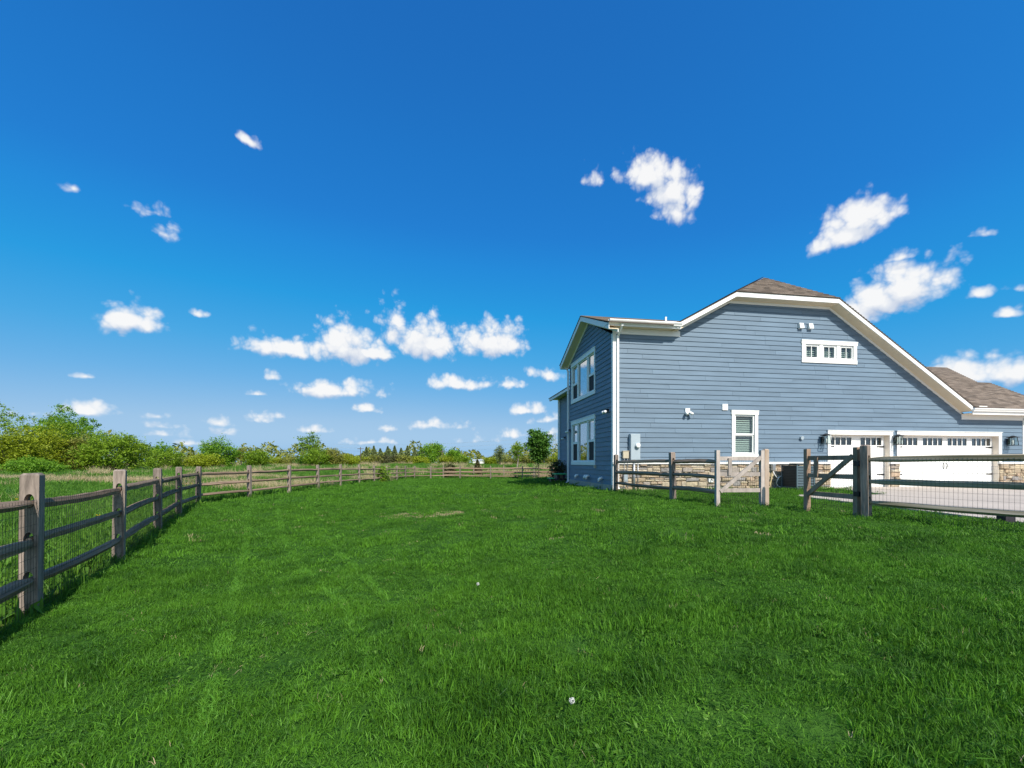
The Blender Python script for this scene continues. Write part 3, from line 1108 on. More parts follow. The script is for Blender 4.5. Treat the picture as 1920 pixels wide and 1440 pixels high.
def lantern(t, label):
    o = at_house('wall_lantern', t, 0, 2.30, label, 'lantern', 'black lanterns beside the garage doors')
    MB().box(-.06, .06, -.075, -.025, -.12, .12).build('back_plate', 'black_metal', o)
    c = -.20
    MB().box(-.015, .015, c, -.07, .13, .16).build('arm', 'black_metal', o)
    sq = lambda r, z: [(-r, c - r, z), (r, c - r, z), (r, c + r, z), (-r, c + r, z)]
    MB().loft([sq(.135, .155), sq(.135, .17), sq(.05, .215), sq(.02, .235)]).build('cap', 'black_metal', o)
    mb = MB()
    for i in range(4):
        a, b = sq(.085, .155)[i], sq(.115, -.17)[i]
        mb.bar(a, b, .016, .016)
        a2, b2 = sq(.115, -.17)[i], sq(.115, -.17)[(i + 1) % 4]
        mb.bar(a2, b2, .018, .018)
    mb.build('frame', 'black_metal', o)
    MB().loft([sq(.08, .15), sq(.108, -.165)], caps=False).build('glass_shade', 'lamp_glass', o)
    MB().box(-.03, .03, c - .03, c + .03, -.175, -.155).build('socket', 'black_metal', o)
    MB().tube([(0, c, -.155), (0, c, -.09), (0, c, -.02), (0, c, .02), (0, c, .045)], [.015, .02, .032, .026, .008], 10).build('bulb', 'white_plastic', o, True)


lantern(8.52, 'black lantern on blue siding left of the single garage door')
lantern(11.805, 'black lantern between the single and the double garage doors')
lantern(17.42, 'black lantern on blue siding beside right corner of double garage door')

o = at_house('meter_panel', .75, 0, 1.42, 'tall grey electric panel with round meter near house corner', 'meter panel')
MB().box(-.18, .18, -.20, -.03, .06, 1.02).build('cabinet', 'grey_box', o)
MB().box(-.172, .172, -.212, -.20, .10, .98).build('cover', 'grey_box', o)
mb = MB(); mb.tube([(.06, -.21, .60), (.06, -.30, .60), (.06, -.315, .60)], [.085, .085, .06], 16); mb.build('meter', 'white_plastic', o, True)
mb = MB(); mb.tube([(-.02, -.12, .06), (-.02, -.12, -1.04)], .045, 10); mb.build('conduit', 'conduit', o, True)
mb = MB(); mb.tube([(.13, -.12, .06), (.13, -.12, -1.04)], .015, 8); mb.build('conduit', 'conduit', o, True)
o = at_house('junction_box', .42, 0, 1.70, 'small beige junction box on siding beside the meter panel', 'junction box')
MB().box(-.105, .105, -.14, -.02, -.13, .13).build('box', 'beige_box', o)
MB().box(-.115, .115, -.15, -.02, .11, .135).build('lid', 'beige_box', o)
for x in (-.06, .07):
    MB().tube([(x, -.12, -.13), (x, -.12, -1.2)], .012, 6).build('conduit', 'conduit', o)
o = at_house('cable_box', .39, -.10, .87, 'small pale grey cable box on the stone below the beige one', 'cable box')
MB().box(-.075, .075, -.09, .0, -.15, .15).build('box', 'conduit', o)
MB().box(-.06, .06, -.098, -.09, -.10, .12).build('cover', 'grey_box', o)

o = at_house('floodlight', 2.85, 0, 3.28, 'white floodlight with two heads on the sunlit blue siding', 'floodlight')
MB().box(-.09, .09, -.06, -.01, -.09, .13).build('base', 'white_plastic', o)
for s in (-1, 1):
    MB().tube([(s * .03, -.05, -.02), (s * .07, -.12, -.04), (s * .11, -.20, -.10)], [.02, .05, .055], 10).build('lamp_head', 'white_plastic', o, True)
MB().tube([(0, -.05, -.08), (0, -.10, -.13)], [.03, .025], 8).build('sensor', 'black_metal', o)


def security(t, v, Z, label, d=-1):
    o = at_house('security_light', t, v, Z, label, 'security light')
    MB().box(-.05, -.02, -.06, .06, -.05, .06).build('base', 'black_metal', o)
    MB().tube([(-.05, 0, .03), (-.10, 0, .02), (-.13, 0, -.02)], .03, 8).build('camera_body', 'black_metal', o, True)
    for s in (-1, 1):
        MB().tube([(-.10, s * .03, -.02), (-.17, s * .08, -.05), (-.22, s * .12, -.08)], [.025, .05, .06], 10).build('lamp_head', 'white_plastic', o, True)


security(0, .42, 3.33, 'security light on shaded siding nearest the sunlit house corner')
security(0, 5.25, 2.95, 'security light beside far edge of the lower shaded window')
security(.93, 9.4, 2.85, 'small security light on the set-back rear wall beyond the downspout')

# air conditioner
o = at_house('air_conditioner', 6.83, -.70, G0, 'dark slatted air conditioner unit standing by the stone base', 'air conditioner')
MB().box(-.50, .50, -.45, .45, -.05, .07).build('pad', 'dark_plastic', o)
MB().box(-.33, .33, -.32, .32, .08, .88).build('coil', 'ac_metal', o)
MB().box(-.37, .37, -.36, .36, .90, .94).build('top', 'ac_metal', o)
mb = MB(); mb.tube([(0, 0, .94), (0, 0, .965)], .27, 20); mb.build('fan_grille', 'black_metal', o)
MB().box(-.365, .365, -.355, .355, .075, .115).build('base_pan', 'ac_corner', o)
for x in (-1, 1):
    for y in (-1, 1):
        MB().box(*sorted((x * .335, x * .37)), *sorted((y * .325, y * .36)), .115, .90).build('corner_post', 'ac_corner', o)
for k in range(13):
    z = .15 + k * .057
    for s in (-1, 1):
        MB().loft([[(x, s * .335, z + .03), (x, s * .355, z), (x, s * .350, z), (x, s * .33, z + .03)] for x in (-.334, .334)]).build('slat', 'ac_corner' if s < 0 else 'ac_metal', o)
        MB().loft([[(s * .345, y, z + .03), (s * .365, y, z), (s * .360, y, z), (s * .34, y, z + .03)] for y in (-.324, .324)]).build('slat', 'ac_metal', o)
o = at_house('disconnect_box', 6.28, -.10, 1.24, 'small grey electrical disconnect box on the stone beside air conditioner', 'disconnect box')
MB().box(-.06, .06, -.11, 0, -.12, .11).build('box', 'conduit', o)
MB().box(-.07, .07, -.12, 0, .10, .12).build('lid', 'grey_box', o)
ring = [(.25 * math.cos(a) + .28, -.20 - .02 * math.sin(3 * a), -.55 + .22 * math.sin(a)) for a in np.linspace(2.0, 2.0 + 2 * math.pi * 1.85, 44)]
MB().tube([(0, -.06, -.12), (.0, -.10, -.25), (.06, -.18, -.4)] + ring + [(.5, -.30, -.42)], .017, 6).build('whip', 'white_hose', o, True)
o = at_house('line_set', 6.18, -.12, G0, 'thin tan pipe running down the stone beside the gate', 'pipe')
MB().tube([(.10, .03, .70), (.06, -.02, .5), (-.02, -.04, .2), (-.05, -.08, .02)], .022, 7).build('pipe', 'straw', o, True)

# ================================================================== fences
rail_meshes, post_meshes = [], []
for k in range(6):                                    # split rails, one metre long, to be stretched
    r = random.Random(100 + k)
    rings = []
    sec = [(a, r.uniform(.85, 1.2)) for a in (0.1, .95, 2.2, 3.05, 4.2, 5.3)]
    bend = r.uniform(-.02, .02); bz = r.uniform(-.025, .015)
    for i in range(13):
        u = i / 12
        tp = min(1, .42 + 5 * min(u, 1 - u))
        cy = bend * math.sin(math.pi * u) + r.uniform(-.003, .003)
        cz = bz * math.sin(math.pi * u) + r.uniform(-.004, .004)
        rings.append([(u, cy + .058 * tp * q * math.cos(a), cz + .054 * min(1, tp + .1) * q * math.sin(a) * r.uniform(.95, 1.05)) for a, q in sec])
    me = MB().loft(rings).mesh('rail'); me.materials.append(M['wood_rail']); rail_meshes.append(me)
rail_mossy = []
for me in rail_meshes[:3]:
    c = me.copy(); c.materials.clear(); c.materials.append(M['wood_mossy']); rail_mossy.append(c)

RAILZ = (.30, .67, 1.03)


def post_mesh(h, seed):
    """post with three oval mortises; the hole runs along local x"""
    r = random.Random(seed)
    hx, hy = .055, .066
    mb = MB()
    K = 16
    ang = [2 * math.pi * j / K for j in range(K)]
    zc = [z + .025 for z in RAILZ]
    hh = .115

    def rect(z0, z1, x, cz):
        out = []
        for a in ang:
            c, s = math.cos(a), math.sin(a)
            m = max(abs(c), abs(s))
            yy, zz = c / m * hy, s / m * (z1 - z0) / 2
            out.append((x, yy, cz + zz))
        return out
    lev = -.35
    for cz in zc + [None]:
        if cz is None:
            z1 = h - .02
        else:
            z1 = cz - hh
        # plain piece lev..z1
        mb.loft([[(-hx, -hy, z), (hx, -hy, z), (hx, hy, z), (-hx, hy, z)] for z in (lev, z1)], caps=False)
        if cz is None: break
        lev = cz + hh
        for x in (-hx, hx):
            o_ = rect(cz - hh, cz + hh, x, cz)
            i_ = [(x, .036 * math.cos(a), cz + .068 * math.sin(a)) for a in ang]
            mb.loft([o_, i_], caps=False)
        for y in (-hy, hy):
            mb.poly([(-hx, y, cz - hh), (hx, y, cz - hh), (hx, y, cz + hh), (-hx, y, cz + hh)])
        mb.loft([[(x, .036 * math.cos(a), cz + .068 * math.sin(a)) for a in ang] for x in (-hx, hx)], caps=False)
    q = .018
    t0 = [(-hx, -hy, h - .02), (hx, -hy, h - .02), (hx, hy, h - .02), (-hx, hy, h - .02)]
    t1 = [(-hx + q, -hy + q, h + r.uniform(-.004, .006)), (hx - q, -hy + q, h + r.uniform(-.004, .006)), (hx - q, hy - q, h), (-hx + q, hy - q, h)]
    mb.loft([t0, t1])
    me = mb.mesh('post')
    me.materials.append(M['wood_post'])
    return me


for k in range(4):
    post_meshes.append(post_mesh(1.30 + (k - 1.5) * .012, 200 + k))


def place_rail(p, q, parent, inv, meshes, r):
    p, q = Vector(p), Vector(q)
    d = q - p
    o = link('rail', r.choice(meshes), parent)
    rot = d.to_track_quat('X', 'Z') @ Matrix.Rotation(r.choice((0, math.pi)) + r.uniform(-.25, .25), 3, 'X').to_quaternion()
    o.matrix_local = inv @ Matrix.LocRotScale(p, rot, (d.length, r.uniform(.9, 1.12), r.uniform(.9, 1.12)))


def wire_panel(p, q, parent, inv, h=1.05, off=.055, side=1):
    """welded wire netting stapled to one face of a bay"""
    p, q = Vector(p), Vector(q)
    d = (q - p); L = Vector((d.x, d.y, 0)).length
    n = Vector((-d.y, d.x, 0)).normalized() * off * side
    mb = MB()
    k = max(2, int(L / .052))
    rad = .0011
    rr = random.Random(int(L * 1000))
    for i in range(k + 1):
        b = p + d * (i / k) + n + Vector((0, 0, .02))
        w = .006 * math.sin(i * .7)
        mb.bar(b, b + Vector((w * n.x * 8, w * n.y * 8, h)), rad * 2, rad * 2)
    for j in range(int(h / .102) + 1):
        z = Vector((0, 0, .02 + j * .102))
        mb.bar(p + n + z, q + n + z, rad * 2, rad * 2)
    o = mb.build('wire_netting', 'wire', parent)
    o.matrix_local = inv
    return o


def fence(label, pts, seed, lean=.015, wire_bays=(), wire_side=1, mossy=False, skip_posts=(), group=None):
    x, y = pts[0]
    root = tag(empty('split_rail_fence', (x, y, gz(x, y))), label, 'fence', group)
    inv = Matrix.Translation((-x, -y, -gz(x, y)))
    r = random.Random(seed)
    n = len(pts)
    for i, (x, y) in enumerate(pts):
        if i in skip_posts: continue
        a, b = pts[max(i - 1, 0)], pts[min(i + 1, n - 1)]
        yaw = math.atan2(b[1] - a[1], b[0] - a[0])
        o = link('post', r.choice(post_meshes), root)
        o.matrix_local = inv @ Matrix.Translation((x, y, gz(x, y) + r.uniform(-.02, .02))) @ Matrix.Rotation(yaw + r.uniform(-.06, .06), 4, 'Z') @ Matrix.Rotation(r.gauss(0, lean), 4, 'X') @ Matrix.Rotation(r.gauss(0, lean), 4, 'Y')
    for i in range(n - 1):
        p, q = Vector((*pts[i], gz(*pts[i]))), Vector((*pts[i + 1], gz(*pts[i + 1])))
        d = (q - p).normalized()
        for z in RAILZ:
            j = lambda: r.uniform(-.018, .018)
            off = Vector((-d.y, d.x, 0)) * r.uniform(-.012, .012)
            place_rail(p - d * .04 + Vector((0, 0, z + j())) + off, q + d * .04 + Vector((0, 0, z + j())) - off, root, inv, rail_mossy if mossy else rail_meshes, r)
        if i in wire_bays: wire_panel(p, q, root, inv, side=wire_side)
    return root


fence('weathered split-rail fence curving along the left side of the lawn', FENCE, 1, wire_bays=(0, 1, 2, 3, 4), wire_side=-1)
fence('split-rail fence straight across the far end of the lawn', BACK, 2, lean=.01, skip_posts=(0,))
fence('far second split-rail fence standing behind the one across the lawn end', [(-7.6 + 3.35 * k, 47.3) for k in range(6)], 3, lean=.01)
fence('short split-rail fence from the house corner to the open gate', [(3.62, 14.88), (4.32, 11.45), (4.70, 9.80)], 4, wire_bays=(0, 1), wire_side=1, skip_posts=(2,))
fence('mossy split-rail fence with wire netting in front of the driveway', [(6.40, 7.70), (7.75, 4.95), (9.1, 2.3)], 5, wire_bays=(0, 1), wire_side=-1, mossy=True)
# the strainer post of that fence is taller: a sawn gate post beside it


def gate(label, hinge, end, material, rising, hung):
    hx, hy = hinge
    z0 = gz(hx, hy)
    root = tag(empty('gate', (hx, hy, z0), math.atan2(end[1] - hy, end[0] - hx)), label, 'gate', 'leaves of the open double gate')
    L = math.hypot(end[0] - hx, end[1] - hy)
    for x in (0.0, L):
        MB().box(x - .042, x + .042, -.045, .045, -.03, 1.28).build('stile', material, root)
    for z in (.36, .73, 1.09):
        MB().box(.042, L - .042, -.022, .022, z - .045, z + .045).build('rail', material, root)
    a, b = ((.05, .33), (L - .05, 1.12)) if rising else ((.05, 1.12), (L - .05, .33))
    mb = MB()
    d = Vector((b[0] - a[0], 0, b[1] - a[1])).normalized()
    w = Vector((-d.z, 0, d.x)) * .042
    A_, B_ = Vector((a[0], 0, a[1])), Vector((b[0], 0, b[1]))
    s = -1 if rising else 1
    mb.loft([[c + w + Vector((0, s * .024, 0)), c - w + Vector((0, s * .024, 0)), c - w + Vector((0, s * .060, 0)), c + w + Vector((0, s * .060, 0))] for c in (A_, B_)])
    mb.build('brace', material, root)
    bx = .26 * L if rising else .76 * L
    MB().box(bx - .04, bx + .04, *sorted((s * .024, s * .058)), .70, 1.10).build('latch_board', material, root)
    for z in (.42, .98) if hung else ():
        MB().box(-.085, .02, -.055, .055, z - .045, z + .045).build('hinge', 'black_metal', root)
    mb = MB()
    for i in range(1, int(L / .052)):
        mb.bar((i * .052, s * .012, .05), (i * .052, s * .012, 1.08), .003, .003)
    for j in range(11):
        mb.bar((.03, s * .012, .06 + j * .1), (L - .03, s * .012, .06 + j * .1), .003, .003)
    mb.build('wire_netting', 'wire', root)
    return root


gate('pale wooden gate leaf with diagonal brace in front of the lower window', (4.71, 9.79), (5.77, 9.86), 'wood_gate', True, False)
gate('darker wooden gate leaf standing open beside the mossy driveway fence', (6.355, 7.86), (6.19, 8.95), 'wood_gate_dark', False, True)
o = tag(empty('gate_post', (5.885, 9.90, gz(5.885, 9.9)), .08), 'orange-brown square post at the free end of the pale gate leaf', 'post')
MB().box(-.05, .05, -.05, .05, -.05, 1.29).build('shaft', 'wood_fresh', o)
MB().loft([[(-.05, -.05, 1.29), (.05, -.05, 1.29), (.05, .05, 1.29), (-.05, .05, 1.29)], [(-.03, -.03, 1.31), (.03, -.03, 1.31), (.03, .03, 1.31), (-.03, .03, 1.31)]]).build('cap', 'wood_fresh', o)

# dark box at the edge of the drive
o = tag(empty('utility_box', (8.15, 7.05, gz(8.15, 7.05))), 'small dark square box standing at the driveway edge behind the fence', 'box')
MB().box(-.07, .09, -.07, .07, .0, .16).build('body', 'dark_plastic', o)
MB().box(-.08, .10, -.08, .08, .16, .185).build('lid', 'dark_plastic', o)


# ================================================================== plants
def quad_mesh(name, Q, tone, material):
    """Q: (n,4,3) leaf quads"""
    n = len(Q)
    me = bpy.data.meshes.new(name)
    me.vertices.add(n * 4)
    me.vertices.foreach_set('co', Q.astype(np.float32).ravel())
    me.loops.add(n * 4)
    me.loops.foreach_set('vertex_index', np.arange(n * 4, dtype=np.int32))
    me.polygons.add(n)
    me.polygons.foreach_set('loop_start', np.arange(0, n * 4, 4, dtype=np.int32))
    me.polygons.foreach_set('loop_total', np.full(n, 4, dtype=np.int32))
    at = me.attributes.new('tone', 'FLOAT', 'FACE')
    at.data.foreach_set('value', tone.astype(np.float32))
    me.materials.append(M[material])
    me.update(calc_edges=True)
    return me


def leaves(centers, size, r, up=.35):
    n = len(centers)
    nrm = r.normal(size=(n, 3)); nrm[:, 2] = np.abs(nrm[:, 2]) + up
    nrm /= np.linalg.norm(nrm, axis=1)[:, None]
    a = np.cross(nrm, r.normal(size=(n, 3))); a /= np.linalg.norm(a, axis=1)[:, None] + 1e-9
    b = np.cross(nrm, a)
    s = size * r.uniform(.6, 1.35, size=(n, 1))
    return np.stack([centers - a * s, centers + b * s * .5, centers + a * s, centers - b * s * .5], axis=1)


def crown_points(r, n, rad, kind, clumps, spread):
    """points of a crown with bottom at 0 and top at 2*rz"""
    rx, ry, rz = rad
    if kind == 'cone':
        h = r.uniform(0, 1, n) ** .75
        ang = r.uniform(0, 2 * math.pi, n)
        whorl = .78 + .22 * np.cos(ang * 5 + np.floor(h * 9) * 1.7)
        rr = (1 - h) ** .85 * whorl * np.sqrt(r.uniform(.25, 1, n))
        return np.stack([rr * rx * np.cos(ang), rr * ry * np.sin(ang), h * 2 * rz - .12 * rr * rz], 1)
    d = r.normal(size=(clumps, 3)); d /= np.linalg.norm(d, axis=1)[:, None]
    rad_ = r.uniform(.12, 1, clumps) ** (.42 if kind == 'bush' else .5)
    lump = 1 + .14 * np.sin(d[:, 0] * 5.1 + d[:, 2] * 4.3 + r.uniform(0, 6)) + .05 * r.normal(size=clumps)
    c = d * (rad_ * lump)[:, None]
    if kind == 'bush':
        c[:, 2] = np.where(c[:, 2] < -.55, -.55 - .3 * r.uniform(0, 1, clumps), c[:, 2])
        c[:, 2] = (c[:, 2] + .85) / 1.85 * 2
    elif kind == 'vase':
        k = np.clip((c[:, 2] + 1) / 2, 0, 1)
        c[:, :2] *= (.35 + .75 * k ** .7)[:, None]
        c[:, 2] += 1
    else:
        c[:, 2] += 1
    c *= np.array([rx, ry, rz])
    i = r.integers(0, clumps, n)
    s = spread * r.uniform(.5, 1.3, clumps)[i][:, None]
    return c[i] + r.normal(size=(n, 3)) * s * np.array([1, 1, .7])


def plant(name, label, cat, X, Y, width, height, kind='bush', leaf='leaf_green', n=2600, size=.2, clumps=150, spread=.35, trunk=.18, bole=.0, bark='bark', seed=1, group=None, limbs=7, base=None, depth=None):
    """a tree or shrub: trunk with limbs, and a crown of separate leaves"""
    r = np.random.default_rng(seed)
    pr = random.Random(seed)
    z0 = gz(X, Y) if base is None else base
    root = tag(empty(name, (X, Y, z0 - .03)), label, cat, group)
    ch = (height - bole)
    if Y > 55:
        n, size = int(n * 1.7), size * .78
    rad = (width / 2, (depth or width) / 2, ch / 2)
    C = crown_points(r, n, rad, kind, clumps, spread)
    C[:, 2] += bole
    C[:, 2] = np.maximum(C[:, 2], .05)
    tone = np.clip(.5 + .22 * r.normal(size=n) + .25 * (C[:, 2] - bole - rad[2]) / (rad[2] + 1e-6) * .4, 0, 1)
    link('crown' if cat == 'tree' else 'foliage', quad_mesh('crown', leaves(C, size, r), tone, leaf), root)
    mb = MB()
    top = height * (.9 if kind == 'cone' else .72)
    if kind == 'bush' and bole == 0:
        for k in range(limbs):
            a = 2 * math.pi * k / limbs + pr.uniform(-.4, .4)
            rr = pr.uniform(.25, .7)
            mb.tube([(.1 * math.cos(a), .1 * math.sin(a), -.1), (rad[0] * rr * .4 * math.cos(a), rad[1] * rr * .4 * math.sin(a), height * .35), (rad[0] * rr * math.cos(a), rad[1] * rr * math.sin(a), height * pr.uniform(.6, .82))], [trunk * .5, trunk * .32, trunk * .08], 5)
    else:
        mb.tube([(0, 0, -.15), (0, 0, .1), (pr.uniform(-.04, .04) * height, 0, top * .5), (0, 0, top)], [trunk * 1.25, trunk, trunk * .65, trunk * .12], 8)
        for k in range(0 if kind == 'cone' else limbs):
            a = 2 * math.pi * k / limbs + pr.uniform(-.4, .4)
            h0 = bole + ch * pr.uniform(.02, .35)
            h1 = h0 + ch * pr.uniform(.25, .45)
            rr = pr.uniform(.45, .85)
            mb.tube([(0, 0, h0), (rad[0] * rr * .5 * math.cos(a), rad[1] * rr * .5 * math.sin(a), (h0 + h1) / 2 + .05 * ch), (rad[0] * rr * math.cos(a), rad[1] * rr * math.sin(a), h1)], [trunk * .45, trunk * .3, trunk * .08], 5)
    mb.build('trunk' if cat == 'tree' else 'stem', bark, root, True)
    return root


def pxp(px, Y):
    return (px - 960) / 800 * Y


def ptree(name, label, cat, px, wpx, top, Y, **kw):
    """size and place from angles as seen from the garden: direction, angular width, angular top, distance"""
    X = pxp(px, Y)
    z0 = gz(X, Y)
    h = (HC + (867 - top) * Y / 800 - z0) * (1 if kw.get('kind') == 'cone' else .94)
    return plant(name, label, cat, X, Y, wpx * Y / 800, h, **kw)


GL = 'bushes and trees beyond the meadow'
ptree('tree', 'sparse spring-leaved tree cut off by the left picture edge', 'tree', -22, 112, 733, 74, kind='round', leaf='leaf_green', n=3600, size=.20, clumps=170, spread=.42, trunk=.28, bole=1.6, seed=31, group=GL)
ptree('tree', 'tall clumpy green tree rising behind the left thicket', 'tree', 120, 104, 764, 98, kind='round', leaf='leaf_bright', n=6500, size=.26, clumps=120, spread=.62, trunk=.3, bole=2.5, seed=32, group=GL)
ptree('bush', 'olive bush at the left edge of the meadow thicket', 'bush', 12, 100, 799, 62, leaf='leaf_olive', n=9000, size=.17, clumps=300, spread=.5, seed=33, group=GL)
ptree('bush', 'yellowish olive bush second from left in the meadow thicket', 'bush', 72, 96, 791, 68, leaf='leaf_olive', n=9000, size=.18, clumps=300, spread=.5, seed=34, group=GL)
ptree('bush', 'high green bush below the tall clumpy tree', 'bush', 118, 92, 781, 76, leaf='leaf_green', n=9000, size=.19, clumps=280, spread=.55, seed=35, group=GL)
ptree('bush', 'brownish bush left of the round green bush', 'bush', 158, 58, 812, 71, leaf='leaf_brown', n=5000, size=.17, clumps=220, spread=.4, seed=36, group=GL)
ptree('bush', 'low bright green shrub in front of the olive thicket', 'bush', 62, 78, 856, 56, leaf='leaf_bright', n=4500, size=.15, clumps=220, spread=.3, seed=51, group=GL)
ptree('bush', 'wide round green bush standing alone right of the thicket', 'bush', 217, 108, 804, 70, leaf='leaf_green', n=11000, size=.18, clumps=420, spread=.42, trunk=.3, seed=37, group=GL)
ptree('tree', 'small pale round tree behind the round green bush gap', 'tree', 303, 36, 828, 100, kind='round', leaf='leaf_bright', n=1300, size=.24, clumps=70, spread=.4, bole=2.0, seed=38, group=GL)
ptree('bush', 'yellow-green bush below the small pale round tree', 'bush', 308, 62, 841, 84, leaf='leaf_green', n=4500, size=.19, clumps=200, spread=.4, seed=39, group=GL)
ptree('bush', 'low olive bush left of the bright square-topped tree', 'bush', 350, 44, 856, 92, leaf='leaf_brown', n=2500, size=.2, clumps=120, spread=.4, seed=40, group=GL)
ptree('tree', 'bright green broad-topped tree behind the fence corner', 'tree', 410, 60, 821, 92, kind='bush', leaf='leaf_bright', n=6500, size=.21, clumps=240, spread=.5, bole=.01, trunk=.25, seed=41, group=GL)
ptree('bush', 'olive bush in front of the bright broad-topped tree', 'bush', 384, 58, 851, 86, leaf='leaf_olive', n=3800, size=.19, clumps=180, spread=.4, seed=42, group=GL)
ptree('tree', 'thin greyish tree right of the bright broad-topped tree', 'tree', 453, 20, 838, 108, kind='round', leaf='leaf_brown', n=900, size=.22, clumps=60, spread=.4, bole=1.0, bark='bark_grey', seed=43, group=GL)
ptree('bush', 'rounded green bush right of the thin greyish tree', 'bush', 481, 42, 841, 96, leaf='leaf_green', n=3600, size=.2, clumps=170, spread=.42, seed=44, group=GL)
for k, (px, w, tp, lf) in enumerate(((515, 44, 857, 'leaf_olive'), (545, 40, 858, 'leaf_brown'), (566, 36, 860, 'leaf_deep'))):
    ptree('bush', ('low olive bush left of the tall slender tree', 'low brownish bush nearest left of the tall slender tree', 'low dark bush at foot of the tall slender tree')[k], 'bush', px, w, tp, 112, leaf=lf, n=2000, size=.22, clumps=120, spread=.45, seed=60 + k, group=GL)
ptree('tree', 'tall slender see-through tree above the middle bushes', 'tree', 579, 42, 805, 108, kind='round', leaf='leaf_green', n=1150, size=.26, clumps=75, spread=.42, bole=3.2, trunk=.16, bark='bark_grey', seed=45, group=GL)
ptree('bush', 'green bush under the tall slender tree', 'bush', 592, 52, 840, 100, leaf='leaf_green', n=4200, size=.21, clumps=190, spread=.5, seed=46, group=GL)
ptree('bush', 'brownish green bush right of the tall slender tree', 'bush', 622, 48, 838, 104, leaf='leaf_brown', n=3800, size=.21, clumps=180, spread=.5, seed=47, group=GL)
ptree('bush', 'low olive bush at right end of the middle bushes', 'bush', 650, 44, 853, 108, leaf='leaf_olive', n=2400, size=.21, clumps=130, spread=.45, seed=48, group=GL)
for k, (px, tp) in enumerate(((687, 838), (701, 836), (713, 841), (727, 837), (740, 836), (752, 840), (764, 836), (778, 839), (790, 838))):
    ptree('pine_tree', 'grey-green conifer, number %s from left in the distant row' % ('one', 'two', 'three', 'four', 'five', 'six', 'seven', 'eight', 'nine')[k], 'tree', px, 25, tp, 140, kind='cone', leaf='leaf_pine', n=1700, size=.32, trunk=.2, seed=70 + k, group='conifers in the distant row')
for k, (px, w, tp, lf) in enumerate(((672, 50, 856, 'leaf_olive'), (700, 46, 853, 'leaf_brown'), (728, 50, 854, 'leaf_dark'), (757, 48, 852, 'leaf_brown'), (785, 40, 855, 'leaf_olive'))):
    ptree('bush', 'low scrub bush %s below the conifer row' % ('at left end', 'second from left', 'in the middle', 'second from right', 'at right end')[k], 'bush', px, w, tp, 126, leaf=lf, n=2200, size=.25, clumps=130, spread=.5, seed=80 + k, group='scrub below the conifer row')
ptree('tree', 'bright green tree at right end of the conifer row', 'tree', 803, 30, 831, 132, kind='bush', leaf='leaf_bright', n=2200, size=.27, clumps=110, spread=.6, bole=.02, seed=90, group=GL)
ptree('tree', 'bright round-headed tree next right of the conifer row', 'tree', 820, 28, 828, 136, kind='round', leaf='leaf_bright', n=1900, size=.27, clumps=90, spread=.6, bole=1.5, seed=91, group=GL)
ptree('tree', 'pale domed tree left of the distant white shed', 'tree', 851, 30, 841, 130, kind='round', leaf='leaf_bright', n=1600, size=.26, clumps=90, spread=.55, bole=1.5, seed=92, group=GL)
for k, (px, w, tp, lf) in enumerate(((838, 34, 856, 'leaf_olive'), (866, 36, 855, 'leaf_green'), (925, 40, 857, 'leaf_olive'), (950, 38, 856, 'leaf_brown'), (985, 44, 852, 'leaf_brown'), (1015, 46, 853, 'leaf_brown'), (1048, 40, 850, 'leaf_olive'))):
    ptree('bush', ('low olive bush below the pale domed tree', 'low green bush right of the pale domed tree', 'low olive bush right of the distant white shed', 'low brown bush under the slim bluish tree', 'low brown bush left of the staked tree', 'low brown bush seen behind the staked tree trunk', 'olive bush left of the house behind the pylon foot')[k], 'bush', px, w, tp, 118, leaf=lf, n=2200, size=.23, clumps=120, spread=.5, seed=100 + k, group=GL)
ptree('tree', 'slim bluish-green sapling in the far meadow', 'tree', 937, 18, 832, 100, kind='round', leaf='leaf_pine', n=800, size=.2, clumps=50, spread=.35, bole=1.2, seed=110, group=GL)
ptree('tree', 'thin pale green tree left of the staked lawn tree', 'tree', 970, 24, 825, 84, kind='round', leaf='leaf_green', n=1000, size=.17, clumps=60, spread=.32, bole=1.6, bark='bark_grey', seed=111, group=GL)
ptree('bush', 'dark rounded evergreen behind the far fence, left one of two', 'bush', 843, 22, 866, 49, leaf='leaf_dark', n=1600, size=.10, clumps=120, spread=.14, seed=112)
ptree('bush', 'dark pointed evergreen behind the far fence, right one of two', 'bush', 895, 30, 862, 49, kind='cone', leaf='leaf_dark', n=2400, size=.11, seed=113)
plant('shrub', 'dark reddish shrub behind the green picnic table', 'shrub', 2.62, 24.6, .95, 1.25, leaf='leaf_dark', n=2600, size=.05, clumps=160, spread=.09, trunk=.03, seed=114)
plant('fence_vine', 'light green weed growing up the left fence near its far end', 'plant', -10.3, 34.2, 1.1, 1.45, leaf='leaf_green', n=900, size=.07, clumps=70, spread=.12, trunk=.02, seed=115)
plant('tree', 'tree with only its top showing above the garage roof', 'tree', 44.6, 45.5, 4.2, 11.0, kind='round', leaf='leaf_green', n=2600, size=.15, clumps=120, spread=.28, bole=4, seed=116)

